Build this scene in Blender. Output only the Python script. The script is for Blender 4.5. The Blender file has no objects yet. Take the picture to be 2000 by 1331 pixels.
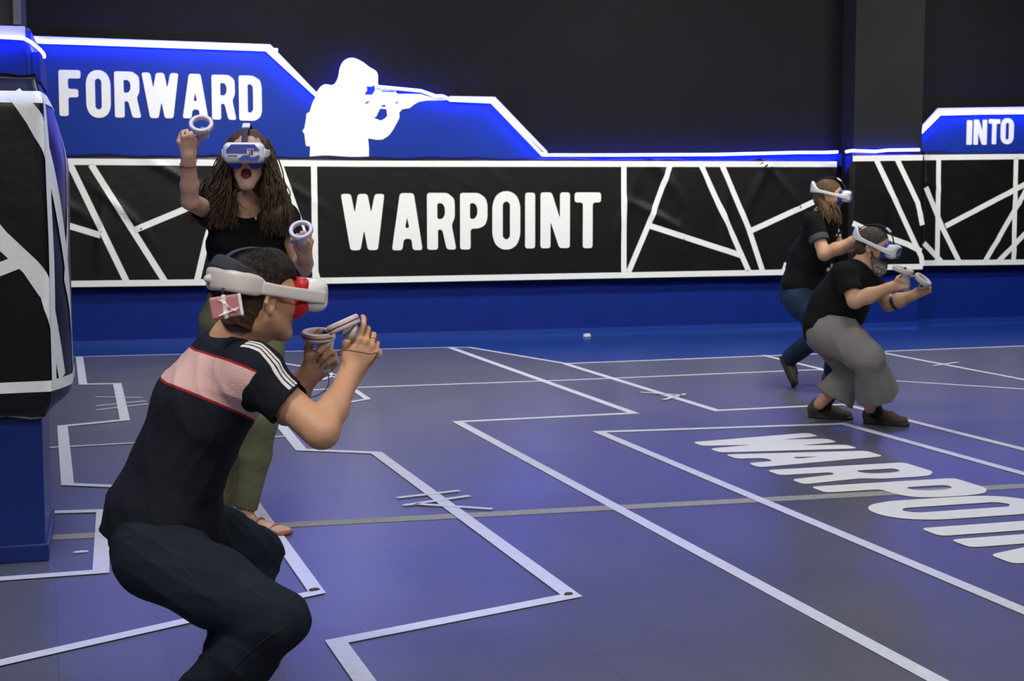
import bpy, bmesh, math, random
import numpy as np
from mathutils import Vector, Matrix
from mathutils.geometry import tessellate_polygon
from mathutils.bvhtree import BVHTree
random.seed(7); rng = np.random.default_rng(7)
scene = bpy.context.scene
COL = scene.collection

# ------------------------------------------------------------------ camera
W_, H_, F_ = 2000, 1331, 3000.0
CZ = 1.42
PITCH = math.atan((665.5 - 385.0) / F_)
YAW = math.atan(912.0 / math.hypot(F_, 280.5))
FW = np.array([math.sin(YAW) * math.cos(PITCH), math.cos(YAW) * math.cos(PITCH), -math.sin(PITCH)])
RT = np.array([math.cos(YAW), -math.sin(YAW), 0.0])
UP = np.cross(RT, FW)
CAM = np.array([0.0, 0.0, CZ])
cd = bpy.data.cameras.new('camera'); cam = bpy.data.objects.new('camera', cd); COL.objects.link(cam)
cd.sensor_fit = 'HORIZONTAL'; cd.sensor_width = 23.5; cd.lens = 23.5 * F_ / W_
cd.clip_start = 0.1; cd.clip_end = 60
cam.matrix_world = Matrix(((RT[0], UP[0], -FW[0], 0), (RT[1], UP[1], -FW[1], 0), (RT[2], UP[2], -FW[2], CZ), (0, 0, 0, 1)))
cd.dof.use_dof = True; cd.dof.focus_distance = 5.0; cd.dof.aperture_fstop = 6.5
scene.camera = cam
scene.view_settings.view_transform = 'Standard'
scene.view_settings.look = 'None'
scene.view_settings.gamma = 1.0
scene.view_settings.exposure = 0.0
scene.view_settings.use_curve_mapping = False

# ------------------------------------------------------------------ world, ceiling lamps and added lights
wd = bpy.data.worlds.new('world'); scene.world = wd; wd.use_nodes = True
wd.node_tree.nodes['Background'].inputs[0].default_value = (0.30, 0.34, 0.55, 1)
wd.node_tree.nodes['Background'].inputs[1].default_value = 0.02

def area(name, loc, sx, sy, power, col, rot=(0, 0, 0)):
    l = bpy.data.lights.new(name, 'AREA'); l.shape = 'RECTANGLE'; l.size = sx; l.size_y = sy
    l.energy = power; l.color = col
    o = bpy.data.objects.new(name, l); o.location = loc; o.rotation_euler = rot
    COL.objects.link(o); return o
CEIL = 3.9
NEUTRAL = (1.0, 0.97, 0.90); COOL = (0.74, 0.80, 1.0)
LK = 1.0
for (x, y, p, c) in [(-1.2, -0.8, 95, NEUTRAL), (2.2, -0.8, 80, NEUTRAL), (-0.8, 2.4, 85, NEUTRAL), (3.0, 2.4, 42, NEUTRAL), (7.2, 2.4, 30, COOL),  # first pair is added behind the camera to light upright surfaces
                     (0.6, 5.8, 50, COOL), (4.2, 5.8, 40, NEUTRAL), (8.2, 6.4, 35, COOL),
                     (1.8, 9.2, 72, NEUTRAL), (5.4, 9.2, 66, NEUTRAL), (9.4, 9.2, 60, NEUTRAL),
                     (2.0, 12.2, 85, NEUTRAL), (5.8, 12.2, 82, NEUTRAL), (9.6, 12.2, 70, NEUTRAL)]:
    area('ceiling_and_fill_light', (x, y, CEIL - 0.08), 1.2, 0.3, p * LK * 1.12, c, (math.radians(40 if y > 12 else 30 if y > 9 else 10 if y > 5 else 0), 0, 0))

for (x, y, p) in [(0.95, 5.5, 55), (2.5, 6.6, 55), (-0.1, 5.3, 30), (3.9, 7.6, 50), (5.0, 6.3, 45), (3.4, 5.6, 40), (2.0, 5.2, 35)]:  # added unseen spots that lay pools of blue on the floor
    l = bpy.data.lights.new('added_blue_spot', 'SPOT'); l.energy = p * 2.6; l.color = (0.20, 0.17, 1.0); l.spot_size = math.radians(38); l.spot_blend = 1.0; l.shadow_soft_size = 0.12
    o = bpy.data.objects.new('added_blue_spot', l); o.location = (x, y, CEIL - 0.1); COL.objects.link(o)

# ------------------------------------------------------------------ helpers
def at(px, py, d):
    """the point seen at (px, py) of the photograph, d metres in front of the camera"""
    return CAM + (FW + RT * (px - 1000) / F_ - UP * (py - 665.5) / F_) * d
def on_floor(px, py, z=0.0):
    r = FW + RT * (px - 1000) / F_ - UP * (py - 665.5) / F_
    return CAM + r * (z - CZ) / r[2]
def on_wall(px, py, Y):
    r = FW + RT * (px - 1000) / F_ - UP * (py - 665.5) / F_
    return CAM + r * Y / r[1]
def V(r, u, f):
    v = RT * r + np.array([0, 0, 1.0]) * u + np.array([FW[0], FW[1], 0]) / math.hypot(FW[0], FW[1]) * f
    return v
def nrm(v):
    v = np.asarray(v, float); return v / np.linalg.norm(v)

def principled(name, col, rough=0.6, spec=0.5, metal=0.0, sss=0.0, bump=0.0, bscale=60, var=0.0, vscale=8, coat=0.0, stretch=None):
    m = bpy.data.materials.new(name); m.use_nodes = True
    nt = m.node_tree; b = nt.nodes['Principled BSDF']
    b.inputs['Base Color'].default_value = (*col, 1); b.inputs['Roughness'].default_value = rough
    b.inputs['Specular IOR Level'].default_value = spec; b.inputs['Metallic'].default_value = metal
    if coat: b.inputs['Coat Weight'].default_value = coat; b.inputs['Coat Roughness'].default_value = 0.15
    if sss:
        b.inputs['Subsurface Weight'].default_value = sss; b.inputs['Subsurface Radius'].default_value = (0.012, 0.005, 0.003)
        b.inputs['Subsurface Scale'].default_value = 0.6
    tc = nt.nodes.new('ShaderNodeTexCoord')
    src = tc.outputs['Object']
    if stretch:
        mp = nt.nodes.new('ShaderNodeMapping'); mp.inputs['Scale'].default_value = stretch
        nt.links.new(src, mp.inputs[0]); src = mp.outputs[0]
    if var:
        n = nt.nodes.new('ShaderNodeTexNoise'); n.inputs['Scale'].default_value = vscale; n.inputs['Detail'].default_value = 5
        nt.links.new(src, n.inputs['Vector'])
        mx = nt.nodes.new('ShaderNodeMix'); mx.data_type = 'RGBA'; mx.blend_type = 'MULTIPLY'
        mx.inputs[0].default_value = 1.0
        mr = nt.nodes.new('ShaderNodeMapRange'); mr.inputs['To Min'].default_value = 1 - var; mr.inputs['To Max'].default_value = 1 + var
        mr.inputs['From Min'].default_value = 0.3; mr.inputs['From Max'].default_value = 0.7
        nt.links.new(n.outputs['Fac'], mr.inputs['Value'])
        mx.inputs[6].default_value = (*col, 1); nt.links.new(mr.outputs[0], mx.inputs[7])
        nt.links.new(mx.outputs[2], b.inputs['Base Color'])
    if bump:
        n2 = nt.nodes.new('ShaderNodeTexNoise'); n2.inputs['Scale'].default_value = bscale; n2.inputs['Detail'].default_value = 4
        nt.links.new(src, n2.inputs['Vector'])
        bp = nt.nodes.new('ShaderNodeBump'); bp.inputs['Strength'].default_value = bump; bp.inputs['Distance'].default_value = 0.01
        nt.links.new(n2.outputs['Fac'], bp.inputs['Height']); nt.links.new(bp.outputs[0], b.inputs['Normal'])
    return m
def emit(name, col, s):
    m = bpy.data.materials.new(name); m.use_nodes = True; nt = m.node_tree
    b = nt.nodes['Principled BSDF']; b.inputs['Base Color'].default_value = (0.8, 0.8, 0.8, 1)
    b.inputs['Emission Color'].default_value = (*col, 1); b.inputs['Emission Strength'].default_value = s
    return m
def attr_mix(m, attr, col2, thresh=None, soft=0.02, lo=None, hi=None):
    """blend the base colour towards col2 where the vertex attribute says so"""
    nt = m.node_tree; b = nt.nodes['Principled BSDF']; inp = b.inputs['Base Color']
    a = nt.nodes.new('ShaderNodeAttribute'); a.attribute_name = attr
    fac = a.outputs['Fac']
    if thresh is not None:
        mr = nt.nodes.new('ShaderNodeMapRange'); mr.inputs['From Min'].default_value = thresh - soft; mr.inputs['From Max'].default_value = thresh + soft
        nt.links.new(fac, mr.inputs['Value']); fac = mr.outputs[0]
    mx = nt.nodes.new('ShaderNodeMix'); mx.data_type = 'RGBA'
    if inp.is_linked:
        s = inp.links[0].from_socket; nt.links.new(s, mx.inputs[6])
    else: mx.inputs[6].default_value = tuple(inp.default_value)
    mx.inputs[7].default_value = (*col2, 1)
    nt.links.new(fac, mx.inputs[0]); nt.links.new(mx.outputs[2], inp)
    return m

def link(name, me, mat, parent=None, smooth=True):
    o = bpy.data.objects.new(name, me); COL.objects.link(o)
    if mat is not None:
        for mm in (mat if isinstance(mat, (list, tuple)) else [mat]): me.materials.append(mm)
    if smooth: me.polygons.foreach_set('use_smooth', [True] * len(me.polygons))
    if parent is not None:
        o.parent = parent; o.matrix_parent_inverse = parent.matrix_world.inverted()
    return o
def mesh(name, vs, fs, mat, parent=None, smooth=False):
    me = bpy.data.meshes.new(name); me.from_pydata([tuple(map(float, v)) for v in vs], [], fs); me.validate(); me.update()
    return link(name, me, mat, parent, smooth)
def thing(name, label, cat, loc, group=None):
    o = bpy.data.objects.new(name, None); COL.objects.link(o); o.location = loc; o.empty_display_size = 0.1
    o.matrix_world = Matrix.Translation(Vector([float(c) for c in loc]))
    o['label'] = label; o['category'] = cat
    if group: o['group'] = group
    return o
def tag(o, label, cat, group=None, kind=None):
    if label: o['label'] = label
    if cat: o['category'] = cat
    if group: o['group'] = group
    if kind: o['kind'] = kind
    return o
def struct(o): o['kind'] = 'structure'; return o
def box(name, lo, hi, mat, parent=None, bevel=0.0, rotz=0.0, origin=None):
    lo = np.array(lo, float); hi = np.array(hi, float)
    bm = bmesh.new(); bmesh.ops.create_cube(bm, size=1.0)
    c = (lo + hi) / 2; s = hi - lo
    for v in bm.verts: v.co = Vector([v.co[i] * s[i] + c[i] for i in range(3)])
    if bevel: bmesh.ops.bevel(bm, geom=bm.edges[:], offset=bevel, segments=3, affect='EDGES', profile=0.5)
    me = bpy.data.meshes.new(name); bm.to_mesh(me); bm.free()
    return link(name, me, mat, parent, False)
def tube(name, pts, r, mat, parent=None, seg=10, closed=False, radii=None, flat=1.0):
    pts = [np.asarray(p, float) for p in pts]; n = len(pts); vs = []; fs = []
    prev = None
    for i, p in enumerate(pts):
        if closed: t = nrm(pts[(i + 1) % n] - pts[i - 1])
        else: t = nrm(pts[min(i + 1, n - 1)] - pts[max(i - 1, 0)])
        if prev is None:
            a = np.array([0, 0, 1.0]) if abs(t[2]) < 0.9 else np.array([1.0, 0, 0])
            u = nrm(np.cross(t, a))
        else: u = nrm(prev - t * np.dot(prev, t))
        prev = u; w = np.cross(t, u)
        rr = radii[i] if radii is not None else r
        for k in range(seg):
            a = 2 * math.pi * k / seg
            vs.append(p + (u * math.cos(a) + w * math.sin(a) * flat) * rr)
    m = n if closed else n - 1
    for i in range(m):
        for k in range(seg):
            a = i * seg + k; b = i * seg + (k + 1) % seg; c = ((i + 1) % n) * seg + (k + 1) % seg; d = ((i + 1) % n) * seg + k
            fs.append((a, b, c, d))
    if not closed:
        fs.append(tuple(range(seg))[::-1]); fs.append(tuple((n - 1) * seg + k for k in range(seg)))
    if name is None: return vs, fs
    return mesh(name, vs, fs, mat, parent, True)
def smoothpath(pts, n=6):
    pts = [np.asarray(p, float) for p in pts]; out = []
    for i in range(len(pts) - 1):
        p0 = pts[max(i - 1, 0)]; p1 = pts[i]; p2 = pts[i + 1]; p3 = pts[min(i + 2, len(pts) - 1)]
        for k in range(n):
            t = k / n
            out.append(0.5 * ((2 * p1) + (-p0 + p2) * t + (2 * p0 - 5 * p1 + 4 * p2 - p3) * t * t + (-p0 + 3 * p1 - 3 * p2 + p3) * t ** 3))
    out.append(pts[-1]); return out

def ribbon(name, pts, wdir, ws, ts, mat, parent=None, n=6, h=None):
    """a smooth rounded strap through pts; wdir = direction of its width (one or one per point), ws half widths, ts half thickness"""
    K = len(pts); cols = [np.concatenate([np.asarray(pts[i], float), np.asarray(wdir[i] if isinstance(wdir, list) else wdir, float), [ws[i] if isinstance(ws, (list, tuple)) else ws, ts[i] if isinstance(ts, (list, tuple)) else ts]]) for i in range(K)]
    Q = smoothpath(cols, n); vs = []; fs = []; m = 12
    for i, q in enumerate(Q):
        p = q[:3]; t = nrm(Q[min(i + 1, len(Q) - 1)][:3] - Q[max(i - 1, 0)][:3]); w = q[3:6]; w = nrm(w - t * (w @ t)); u = np.cross(t, w)
        e = 1.0 if 0 < i < len(Q) - 1 else .8
        for k in range(m):
            a = 2 * math.pi * (k + .5) / m; c, s = math.cos(a), math.sin(a); c = math.copysign(abs(c) ** .45, c); s = math.copysign(abs(s) ** .7, s)
            vs.append(p + w * q[6] * c * e + u * q[7] * s * e)
    for i in range(len(Q) - 1):
        for k in range(m): fs.append((i * m + k, i * m + (k + 1) % m, (i + 1) * m + (k + 1) % m, (i + 1) * m + k))
    fs.append(tuple(range(m))[::-1]); fs.append(tuple((len(Q) - 1) * m + k for k in range(m)))
    return mesh(name, vs, fs, mat, parent, True)

# ------------------------------------------------------------------ glyphs (v runs downwards from the cap line)
G = {
 'W': ([(0,0),(.23,0),(.314,.34),(.39,0),(.61,0),(.69,.335),(.78,0),(1,0),(.84,1),(.61,1),(.525,.64),(.44,1),(.21,1)], []),
 'A': ([(.27,0),(.72,0),(1,1),(.68,1),(.64,.80),(.39,.80),(.34,1),(0,1)], [[(.5,.42),(.57,.61),(.43,.61)]]),
 'R': ([(0,0),(.7,0),(.93,.1),(.95,.2),(.95,.44),(.84,.56),(1,1),(.67,1),(.52,.65),(.37,.64),(.37,1),(0,1)], [[(.35,.18),(.52,.18),(.61,.25),(.61,.39),(.52,.46),(.35,.46)]]),
 'P': ([(0,0),(.68,0),(.93,.09),(1,.2),(1,.45),(.92,.57),(.68,.63),(.38,.63),(.38,1),(0,1)], [[(.36,.18),(.53,.18),(.63,.26),(.63,.38),(.53,.46),(.36,.46)]]),
 'O': ([(.0,.22),(.12,.06),(.35,-.02),(.65,-.02),(.88,.06),(1,.22),(1,.78),(.88,.94),(.65,1.02),(.35,1.02),(.12,.94),(0,.78)], [[(.37,.2),(.5,.15),(.63,.2),(.63,.8),(.5,.85),(.37,.8)]]),
 'I': ([(0,0),(1,0),(1,1),(0,1)], []),
 'N': ([(0,0),(.38,0),(.66,.47),(.66,0),(1,0),(1,1),(.64,1),(.34,.52),(.34,1),(0,1)], []),
 'T': ([(0,0),(1,0),(1,.18),(.685,.18),(.685,1),(.315,1),(.315,.18),(0,.18)], []),
 'F': ([(0,0),(1,0),(1,.18),(.42,.18),(.42,.41),(.88,.41),(.88,.59),(.42,.59),(.42,1),(0,1)], []),
 'D': ([(0,0),(.62,0),(.94,.1),(1,.25),(1,.8),(.92,.92),(.7,1),(0,1)], [[(.38,.19),(.54,.19),(.62,.25),(.62,.75),(.54,.82),(.38,.82)]]),
 '3': ([(0,0),(1,0),(1,1),(0,1),(0,.8),(.72,.8),(.72,.6),(.2,.6),(.2,.4),(.72,.4),(.72,.2),(0,.2)], []),
}
def fillet(poly, r, asp):
    """round the corners; asp = width / height, r as a share of the height"""
    P = [np.array([p[0] * asp, p[1]]) for p in poly]; out = []; n = len(P)
    for i in range(n):
        a, b, c = P[i - 1], P[i], P[(i + 1) % n]
        u = a - b; w = c - b; lu, lw = np.linalg.norm(u), np.linalg.norm(w)
        d = min(r, lu * 0.45, lw * 0.45); s = b + u / lu * d; e = b + w / lw * d
        for k in range(5):
            t = k / 4; q = (1 - t) ** 2 * s + 2 * t * (1 - t) * b + t * t * e
            out.append((q[0] / asp, q[1]))
    return out
def flat_poly(name, outer, holes, fn, nrmv, thick, mat, parent=None):
    """a flat shape with holes: fn maps (u, v) to a point, nrmv is the outward direction, thick its thickness"""
    loops = [outer] + holes
    tri = tessellate_polygon([[Vector((p[0], p[1], 0)) for p in l] for l in loops])
    pts = [p for l in loops for p in l]
    base = [np.asarray(fn(*p), float) for p in pts]; N = np.asarray(nrmv, float)
    vs = base + [b + N * thick for b in base]; n = len(base); fs = []
    for t in tri:
        a, b, c = [vs[n + i] for i in t]
        f = tuple(n + i for i in t)
        if np.dot(np.cross(b - a, c - a), N) < 0: f = f[::-1]
        fs.append(f)
    k = 0
    for l in loops:
        m = len(l)
        for i in range(m): fs.append((k + i, k + (i + 1) % m, n + k + (i + 1) % m, n + k + i))
        k += m
    return mesh(name, vs, fs, mat, parent)
def letter(ch, fn, nrmv, asp, mat, parent, thick=0.004, name='letter', r=0.055):
    o, h = G[ch]
    rr = 0.12 if ch == 'O' else r
    return flat_poly(name, fillet(o, rr, asp), [fillet(x, rr * 0.7, asp) for x in h], fn, nrmv, thick, mat, parent)

# ------------------------------------------------------------------ rounded solids: signed distances on a grid, surface nets
class Solid:
    def __init__(s, h=0.005): s.ops = []; s.h = h; s.noise = None
    def cap(s, a, b, ra, rb=None, k=0.02, sub=False, cutb=False, cuta=False):
        s.ops.append(('cap', np.asarray(a, float), np.asarray(b, float), ra, ra if rb is None else rb, k, sub, cutb, cuta)); return s
    def chain(s, pts, rs, k=0.02):
        for i in range(len(pts) - 1): s.cap(pts[i], pts[i + 1], rs[i], rs[i + 1], k)
        return s
    def ell(s, c, axes, rad, k=0.02, sub=False):
        s.ops.append(('ell', np.asarray(c, float), np.asarray(axes, float), np.asarray(rad, float), k, sub)); return s
    def ecap(s, a, b, lat, wa, da, wb=None, db=None, k=0.03, sub=False, cutb=False):
        s.ops.append(('ecap', np.asarray(a, float), np.asarray(b, float), np.asarray(lat, float), wa, da, wa if wb is None else wb, da if db is None else db, k, sub, cutb)); return s
    def rbox(s, c, axes, half, r, k=0.005, sub=False):
        s.ops.append(('rbox', np.asarray(c, float), np.asarray(axes, float), np.asarray(half, float), r, k, sub)); return s
    def torus(s, c, n, R, rr, rn, k=0.004):
        s.ops.append(('torus', np.asarray(c, float), nrm(n), R, rr, rn, k)); return s
    def plane(s, p, n):
        """keep what lies behind the plane"""
        s.ops.append(('plane', np.asarray(p, float), nrm(n))); return s
    def bounds(s, op):
        t = op[0]
        if t == 'cap': r = max(op[3], op[4]); return np.minimum(op[1], op[2]) - r, np.maximum(op[1], op[2]) + r
        if t == 'ell': r = max(op[3]); return op[1] - r, op[1] + r
        if t == 'ecap': r = max(op[4:8]); return np.minimum(op[1], op[2]) - r, np.maximum(op[1], op[2]) + r
        if t == 'rbox': r = np.linalg.norm(op[3]); return op[1] - r, op[1] + r
        if t == 'torus': r = op[3] + op[4] + op[5]; return op[1] - r, op[1] + r
    def build(s, name, mat, parent=None, attrs=None, keep=1):
        lo = np.full(3, 1e9); hi = -lo
        for op in s.ops:
            if op[0] == 'plane': continue
            sub = {'cap': 6, 'ell': 5, 'ecap': 9, 'rbox': 6}.get(op[0])
            if sub and op[sub]: continue
            a, b = s.bounds(op); lo = np.minimum(lo, a); hi = np.maximum(hi, b)
        h = s.h; lo = lo - 4 * h - 0.01; hi = hi + 4 * h + 0.01
        n = np.ceil((hi - lo) / h).astype(int) + 1
        phi = np.full(n, 0.2, np.float32)
        ax = [(lo[i] + h * np.arange(n[i])).astype(np.float32) for i in range(3)]
        for op in s.ops:
            t = op[0]
            if t == 'plane':
                d = (ax[0][:, None, None] - op[1][0]) * op[2][0] + (ax[1][None, :, None] - op[1][1]) * op[2][1] + (ax[2][None, None, :] - op[1][2]) * op[2][2]
                np.maximum(phi, d.astype(np.float32), out=phi); continue
            a, b = s.bounds(op); k = {'cap': 5, 'ell': 4, 'ecap': 8, 'rbox': 5, 'torus': 6}[t]; k = op[k]
            m = k + 3 * h
            i0 = np.clip(np.floor((a - m - lo) / h).astype(int), 0, n - 1); i1 = np.clip(np.ceil((b + m - lo) / h).astype(int) + 1, 1, n)
            if (i1 <= i0).any(): continue
            sl = tuple(slice(i0[j], i1[j]) for j in range(3))
            X = ax[0][sl[0]][:, None, None]; Y = ax[1][sl[1]][None, :, None]; Z = ax[2][sl[2]][None, None, :]
            if t == 'cap' or t == 'ecap':
                A, B = op[1], op[2]; D = B - A; L2 = max(float(D @ D), 1e-9); L = math.sqrt(L2)
                x = X - A[0]; y = Y - A[1]; z = Z - A[2]
                al = (x * D[0] + y * D[1] + z * D[2]) / L2; tt = np.clip(al, 0, 1)
                if t == 'cap':
                    d = np.sqrt((x - tt * D[0]) ** 2 + (y - tt * D[1]) ** 2 + (z - tt * D[2]) ** 2) - (op[3] + (op[4] - op[3]) * tt)
                    sub = op[6]
                    if op[7]: d = np.maximum(d, (al - 1) * L)
                    if op[8]: d = np.maximum(d, -al * L)
                else:
                    N = D / L; u = op[3] - N * (op[3] @ N); u = u / np.linalg.norm(u); v = np.cross(N, u)
                    wd_ = op[4] + (op[6] - op[4]) * tt; dd = op[5] + (op[7] - op[5]) * tt; mn = np.minimum(wd_, dd)
                    qu = x * u[0] + y * u[1] + z * u[2]; qv = x * v[0] + y * v[1] + z * v[2]; qn = (al - tt) * L
                    k0 = np.sqrt((qu / wd_) ** 2 + (qv / dd) ** 2 + (qn / mn) ** 2)
                    k1 = np.sqrt((qu / wd_ ** 2) ** 2 + (qv / dd ** 2) ** 2 + (qn / mn ** 2) ** 2) + 1e-6
                    d = np.where(k0 < 0.5, (k0 - 1) * mn, k0 * (k0 - 1) / k1)
                    sub = op[9]
                    if op[10]: d = np.maximum(d, (al - 1) * L)
            elif t == 'torus':
                x = X - op[1][0]; y = Y - op[1][1]; z = Z - op[1][2]; nn = op[2]
                hn = x * nn[0] + y * nn[1] + z * nn[2]
                rad = np.sqrt(np.maximum(x * x + y * y + z * z - hn * hn, 0)) - op[3]
                qa = np.abs(rad) - op[4] * 0.4; qb = np.abs(hn) - (op[5] - op[4] * 0.6)
                d = np.sqrt(np.maximum(qa, 0) ** 2 + np.maximum(qb, 0) ** 2) + np.minimum(np.maximum(qa, qb), 0) - op[4] * 0.6; sub = False
            else:
                M = op[2]; x = X - op[1][0]; y = Y - op[1][1]; z = Z - op[1][2]
                q = [x * M[j][0] + y * M[j][1] + z * M[j][2] for j in range(3)]
                if t == 'ell':
                    r = op[3]; k0 = np.sqrt((q[0] / r[0]) ** 2 + (q[1] / r[1]) ** 2 + (q[2] / r[2]) ** 2)
                    k1 = np.sqrt((q[0] / r[0] ** 2) ** 2 + (q[1] / r[1] ** 2) ** 2 + (q[2] / r[2] ** 2) ** 2) + 1e-6
                    d = np.where(k0 < 0.5, (k0 - 1) * r.min(), k0 * (k0 - 1) / k1); sub = op[5]
                else:
                    r = op[4]; q = [np.abs(q[j]) - (op[3][j] - r) for j in range(3)]
                    d = np.sqrt(sum(np.maximum(c, 0) ** 2 for c in q)) + np.minimum(np.maximum(np.maximum(q[0], q[1]), q[2]), 0) - r; sub = op[6]
            d = d.astype(np.float32); cur = phi[sl]
            if sub:
                d = -d
                e = np.maximum(k - np.abs(cur - d), 0) / max(k, 1e-5); phi[sl] = np.maximum(cur, d) + e * e * k * 0.25
            else:
                e = np.maximum(k - np.abs(cur - d), 0) / max(k, 1e-5); phi[sl] = np.minimum(cur, d) - e * e * k * 0.25
        if s.noise is not None:
            X = ax[0][:, None, None]; Y = ax[1][None, :, None]; Z = ax[2][None, None, :]
            band = np.argwhere(np.abs(phi) < 0.03)
            if len(band):
                bi = tuple(band.T); phi[bi] += s.noise(ax[0][band[:, 0]], ax[1][band[:, 1]], ax[2][band[:, 2]]).astype(np.float32)
        ins = phi < 0
        ins[0] = ins[-1] = False; ins[:, 0] = ins[:, -1] = False; ins[:, :, 0] = ins[:, :, -1] = False
        phi = np.where(ins, phi, np.maximum(phi, 1e-6))
        cnt = np.zeros(n - 1, np.int8)
        for i in (0, 1):
            for j in (0, 1):
                for k in (0, 1): cnt += ins[i:n[0] - 1 + i, j:n[1] - 1 + j, k:n[2] - 1 + k]
        act = np.argwhere((cnt > 0) & (cnt < 8))
        dims = n - 1
        key = (act[:, 0] * dims[1] + act[:, 1]) * dims[2] + act[:, 2]
        acc = np.zeros((len(act), 3)); num = np.zeros(len(act))
        cor = [(i, j, k) for i in (0, 1) for j in (0, 1) for k in (0, 1)]
        val = {c: phi[act[:, 0] + c[0], act[:, 1] + c[1], act[:, 2] + c[2]].astype(float) for c in cor}
        for c in cor:
            for axn in range(3):
                if c[axn]: continue
                c2 = list(c); c2[axn] = 1; c2 = tuple(c2); f0 = val[c]; f1 = val[c2]
                m = (f0 < 0) != (f1 < 0); t = np.where(m, f0 / np.where(m, f0 - f1, 1), 0)
                pt = np.tile(np.array(c, float), (len(act), 1)); pt[:, axn] += t
                acc[m] += pt[m]; num[m] += 1
        vs = (act + acc / num[:, None]) * h + lo
        quads = []
        for axn in range(3):
            o1, o2 = [(1, 2), (2, 0), (0, 1)][axn]
            A = [slice(0, n[j]) for j in range(3)]; B = list(A)
            A[axn] = slice(0, n[axn] - 1); B[axn] = slice(1, n[axn])
            fa = ins[tuple(A)]; fb = ins[tuple(B)]
            for flip, mk in ((False, fa & ~fb), (True, ~fa & fb)):
                e = np.argwhere(mk)
                if not len(e): continue
                q = []
                for (d1, d2) in ((-1, -1), (0, -1), (0, 0), (-1, 0)):
                    c = e.copy(); c[:, o1] += d1; c[:, o2] += d2
                    q.append(np.searchsorted(key, (c[:, 0] * dims[1] + c[:, 1]) * dims[2] + c[:, 2]))
                q = np.stack(q, 1)
                quads.append(q[:, ::-1] if flip else q)
        quads = np.concatenate(quads)
        # light relaxation takes out the stair steps
        e = np.concatenate([quads[:, [0, 1]], quads[:, [1, 2]], quads[:, [2, 3]], quads[:, [3, 0]]])
        for it in range(2):
            sm = np.zeros_like(vs); ct = np.zeros(len(vs))
            for j in range(3):
                sm[:, j] = np.bincount(e[:, 0], vs[e[:, 1], j], len(vs)) + np.bincount(e[:, 1], vs[e[:, 0], j], len(vs))
            ct = np.bincount(e[:, 0], minlength=len(vs)) + np.bincount(e[:, 1], minlength=len(vs))
            vs = vs * 0.5 + sm / ct[:, None] * 0.5
        me = bpy.data.meshes.new(name)
        me.vertices.add(len(vs)); me.vertices.foreach_set('co', vs.ravel())
        me.loops.add(len(quads) * 4); me.loops.foreach_set('vertex_index', quads.ravel().astype(np.int32))
        me.polygons.add(len(quads)); me.polygons.foreach_set('loop_start', np.arange(len(quads), dtype=np.int32) * 4)
        me.update(calc_edges=True)
        if attrs:
            for an, fn in attrs.items():
                at_ = me.attributes.new(an, 'FLOAT', 'POINT'); at_.data.foreach_set('value', np.asarray(fn(vs), np.float32))
        return link(name, me, mat, parent, True)

def folds(amp, seed=0, freq=(30, 30, 12), lvl=3):
    """soft creases of cloth"""
    r = np.random.default_rng(seed); W = []
    for i in range(lvl):
        f = np.array(freq) * (0.6 + 0.5 * i); W.append((r.normal(0, 1, 3) * f, r.uniform(0, 6.28), r.normal(0, 1, 3) * f * 0.5, r.uniform(0, 6.28)))
    def fn(x, y, z):
        o = 0
        for (k1, p1, k2, p2) in W:
            s = np.sin(k1[0] * x + k1[1] * y + k1[2] * z + p1 + 1.6 * np.sin(k2[0] * x + k2[1] * y + k2[2] * z + p2))
            o = o + (1 - np.abs(s)) ** 2 - 0.35
        return -amp * o / lvl * 1.6
    return fn

# ------------------------------------------------------------------ materials
M_BLACK_WALL = principled('black wall paint', (0.0040, 0.0042, 0.0068), 0.8, 0.2, bump=0.15, bscale=25, var=0.15, vscale=2)
M_PILLAR = principled('grey black pillar paint', (0.0125, 0.0135, 0.0135), 0.8, 0.2, var=0.1, vscale=2)
M_DARKGREY = principled('dark grey column paint', (0.03, 0.03, 0.032), 0.7, 0.3)
M_BLUE_WALL = principled('blue wall paint', (0.0016, 0.018, 0.19), 0.6, 0.2, bump=0.12, bscale=40, var=0.1, vscale=4)
M_BLUE_SIGN = principled('blue sign board', (0.004, 0.030, 0.27), 0.6, 0.2, var=0.06, vscale=3)
M_BLUE_FLOOR = principled('blue floor paint', (0.008, 0.040, 0.21), 0.35, 0.4, var=0.08, vscale=4)
M_WHITE = principled('white print', (0.86, 0.88, 0.86), 0.6, 0.3, var=0.03, vscale=40)
M_WHITE_EDGE = principled('white board edge', (0.62, 0.62, 0.78), 0.5, 0.4)
M_TAPE = principled('white floor tape', (0.66, 0.68, 0.74), 0.45, 0.4, var=0.07, vscale=30, bump=0.2, bscale=150)
M_FLOORWHITE = principled('white floor print', (0.76, 0.78, 0.69), 0.5, 0.4, var=0.04, vscale=20)
M_VINYL = principled('black vinyl', (0.0065, 0.006, 0.0065), 0.36, 0.3, bump=0.25, bscale=9, var=0.2, vscale=3)
M_VPRINT = principled('white vinyl print', (0.84, 0.86, 0.84), 0.5, 0.4, var=0.04, vscale=60)
M_STRIP = principled('grey floor joint', (0.30, 0.30, 0.27), 0.7, 0.3, bump=0.4, bscale=120, var=0.15, vscale=30)
M_NEON = emit('blue neon glow', (0.040, 0.046, 1.0), 48.0)

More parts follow.
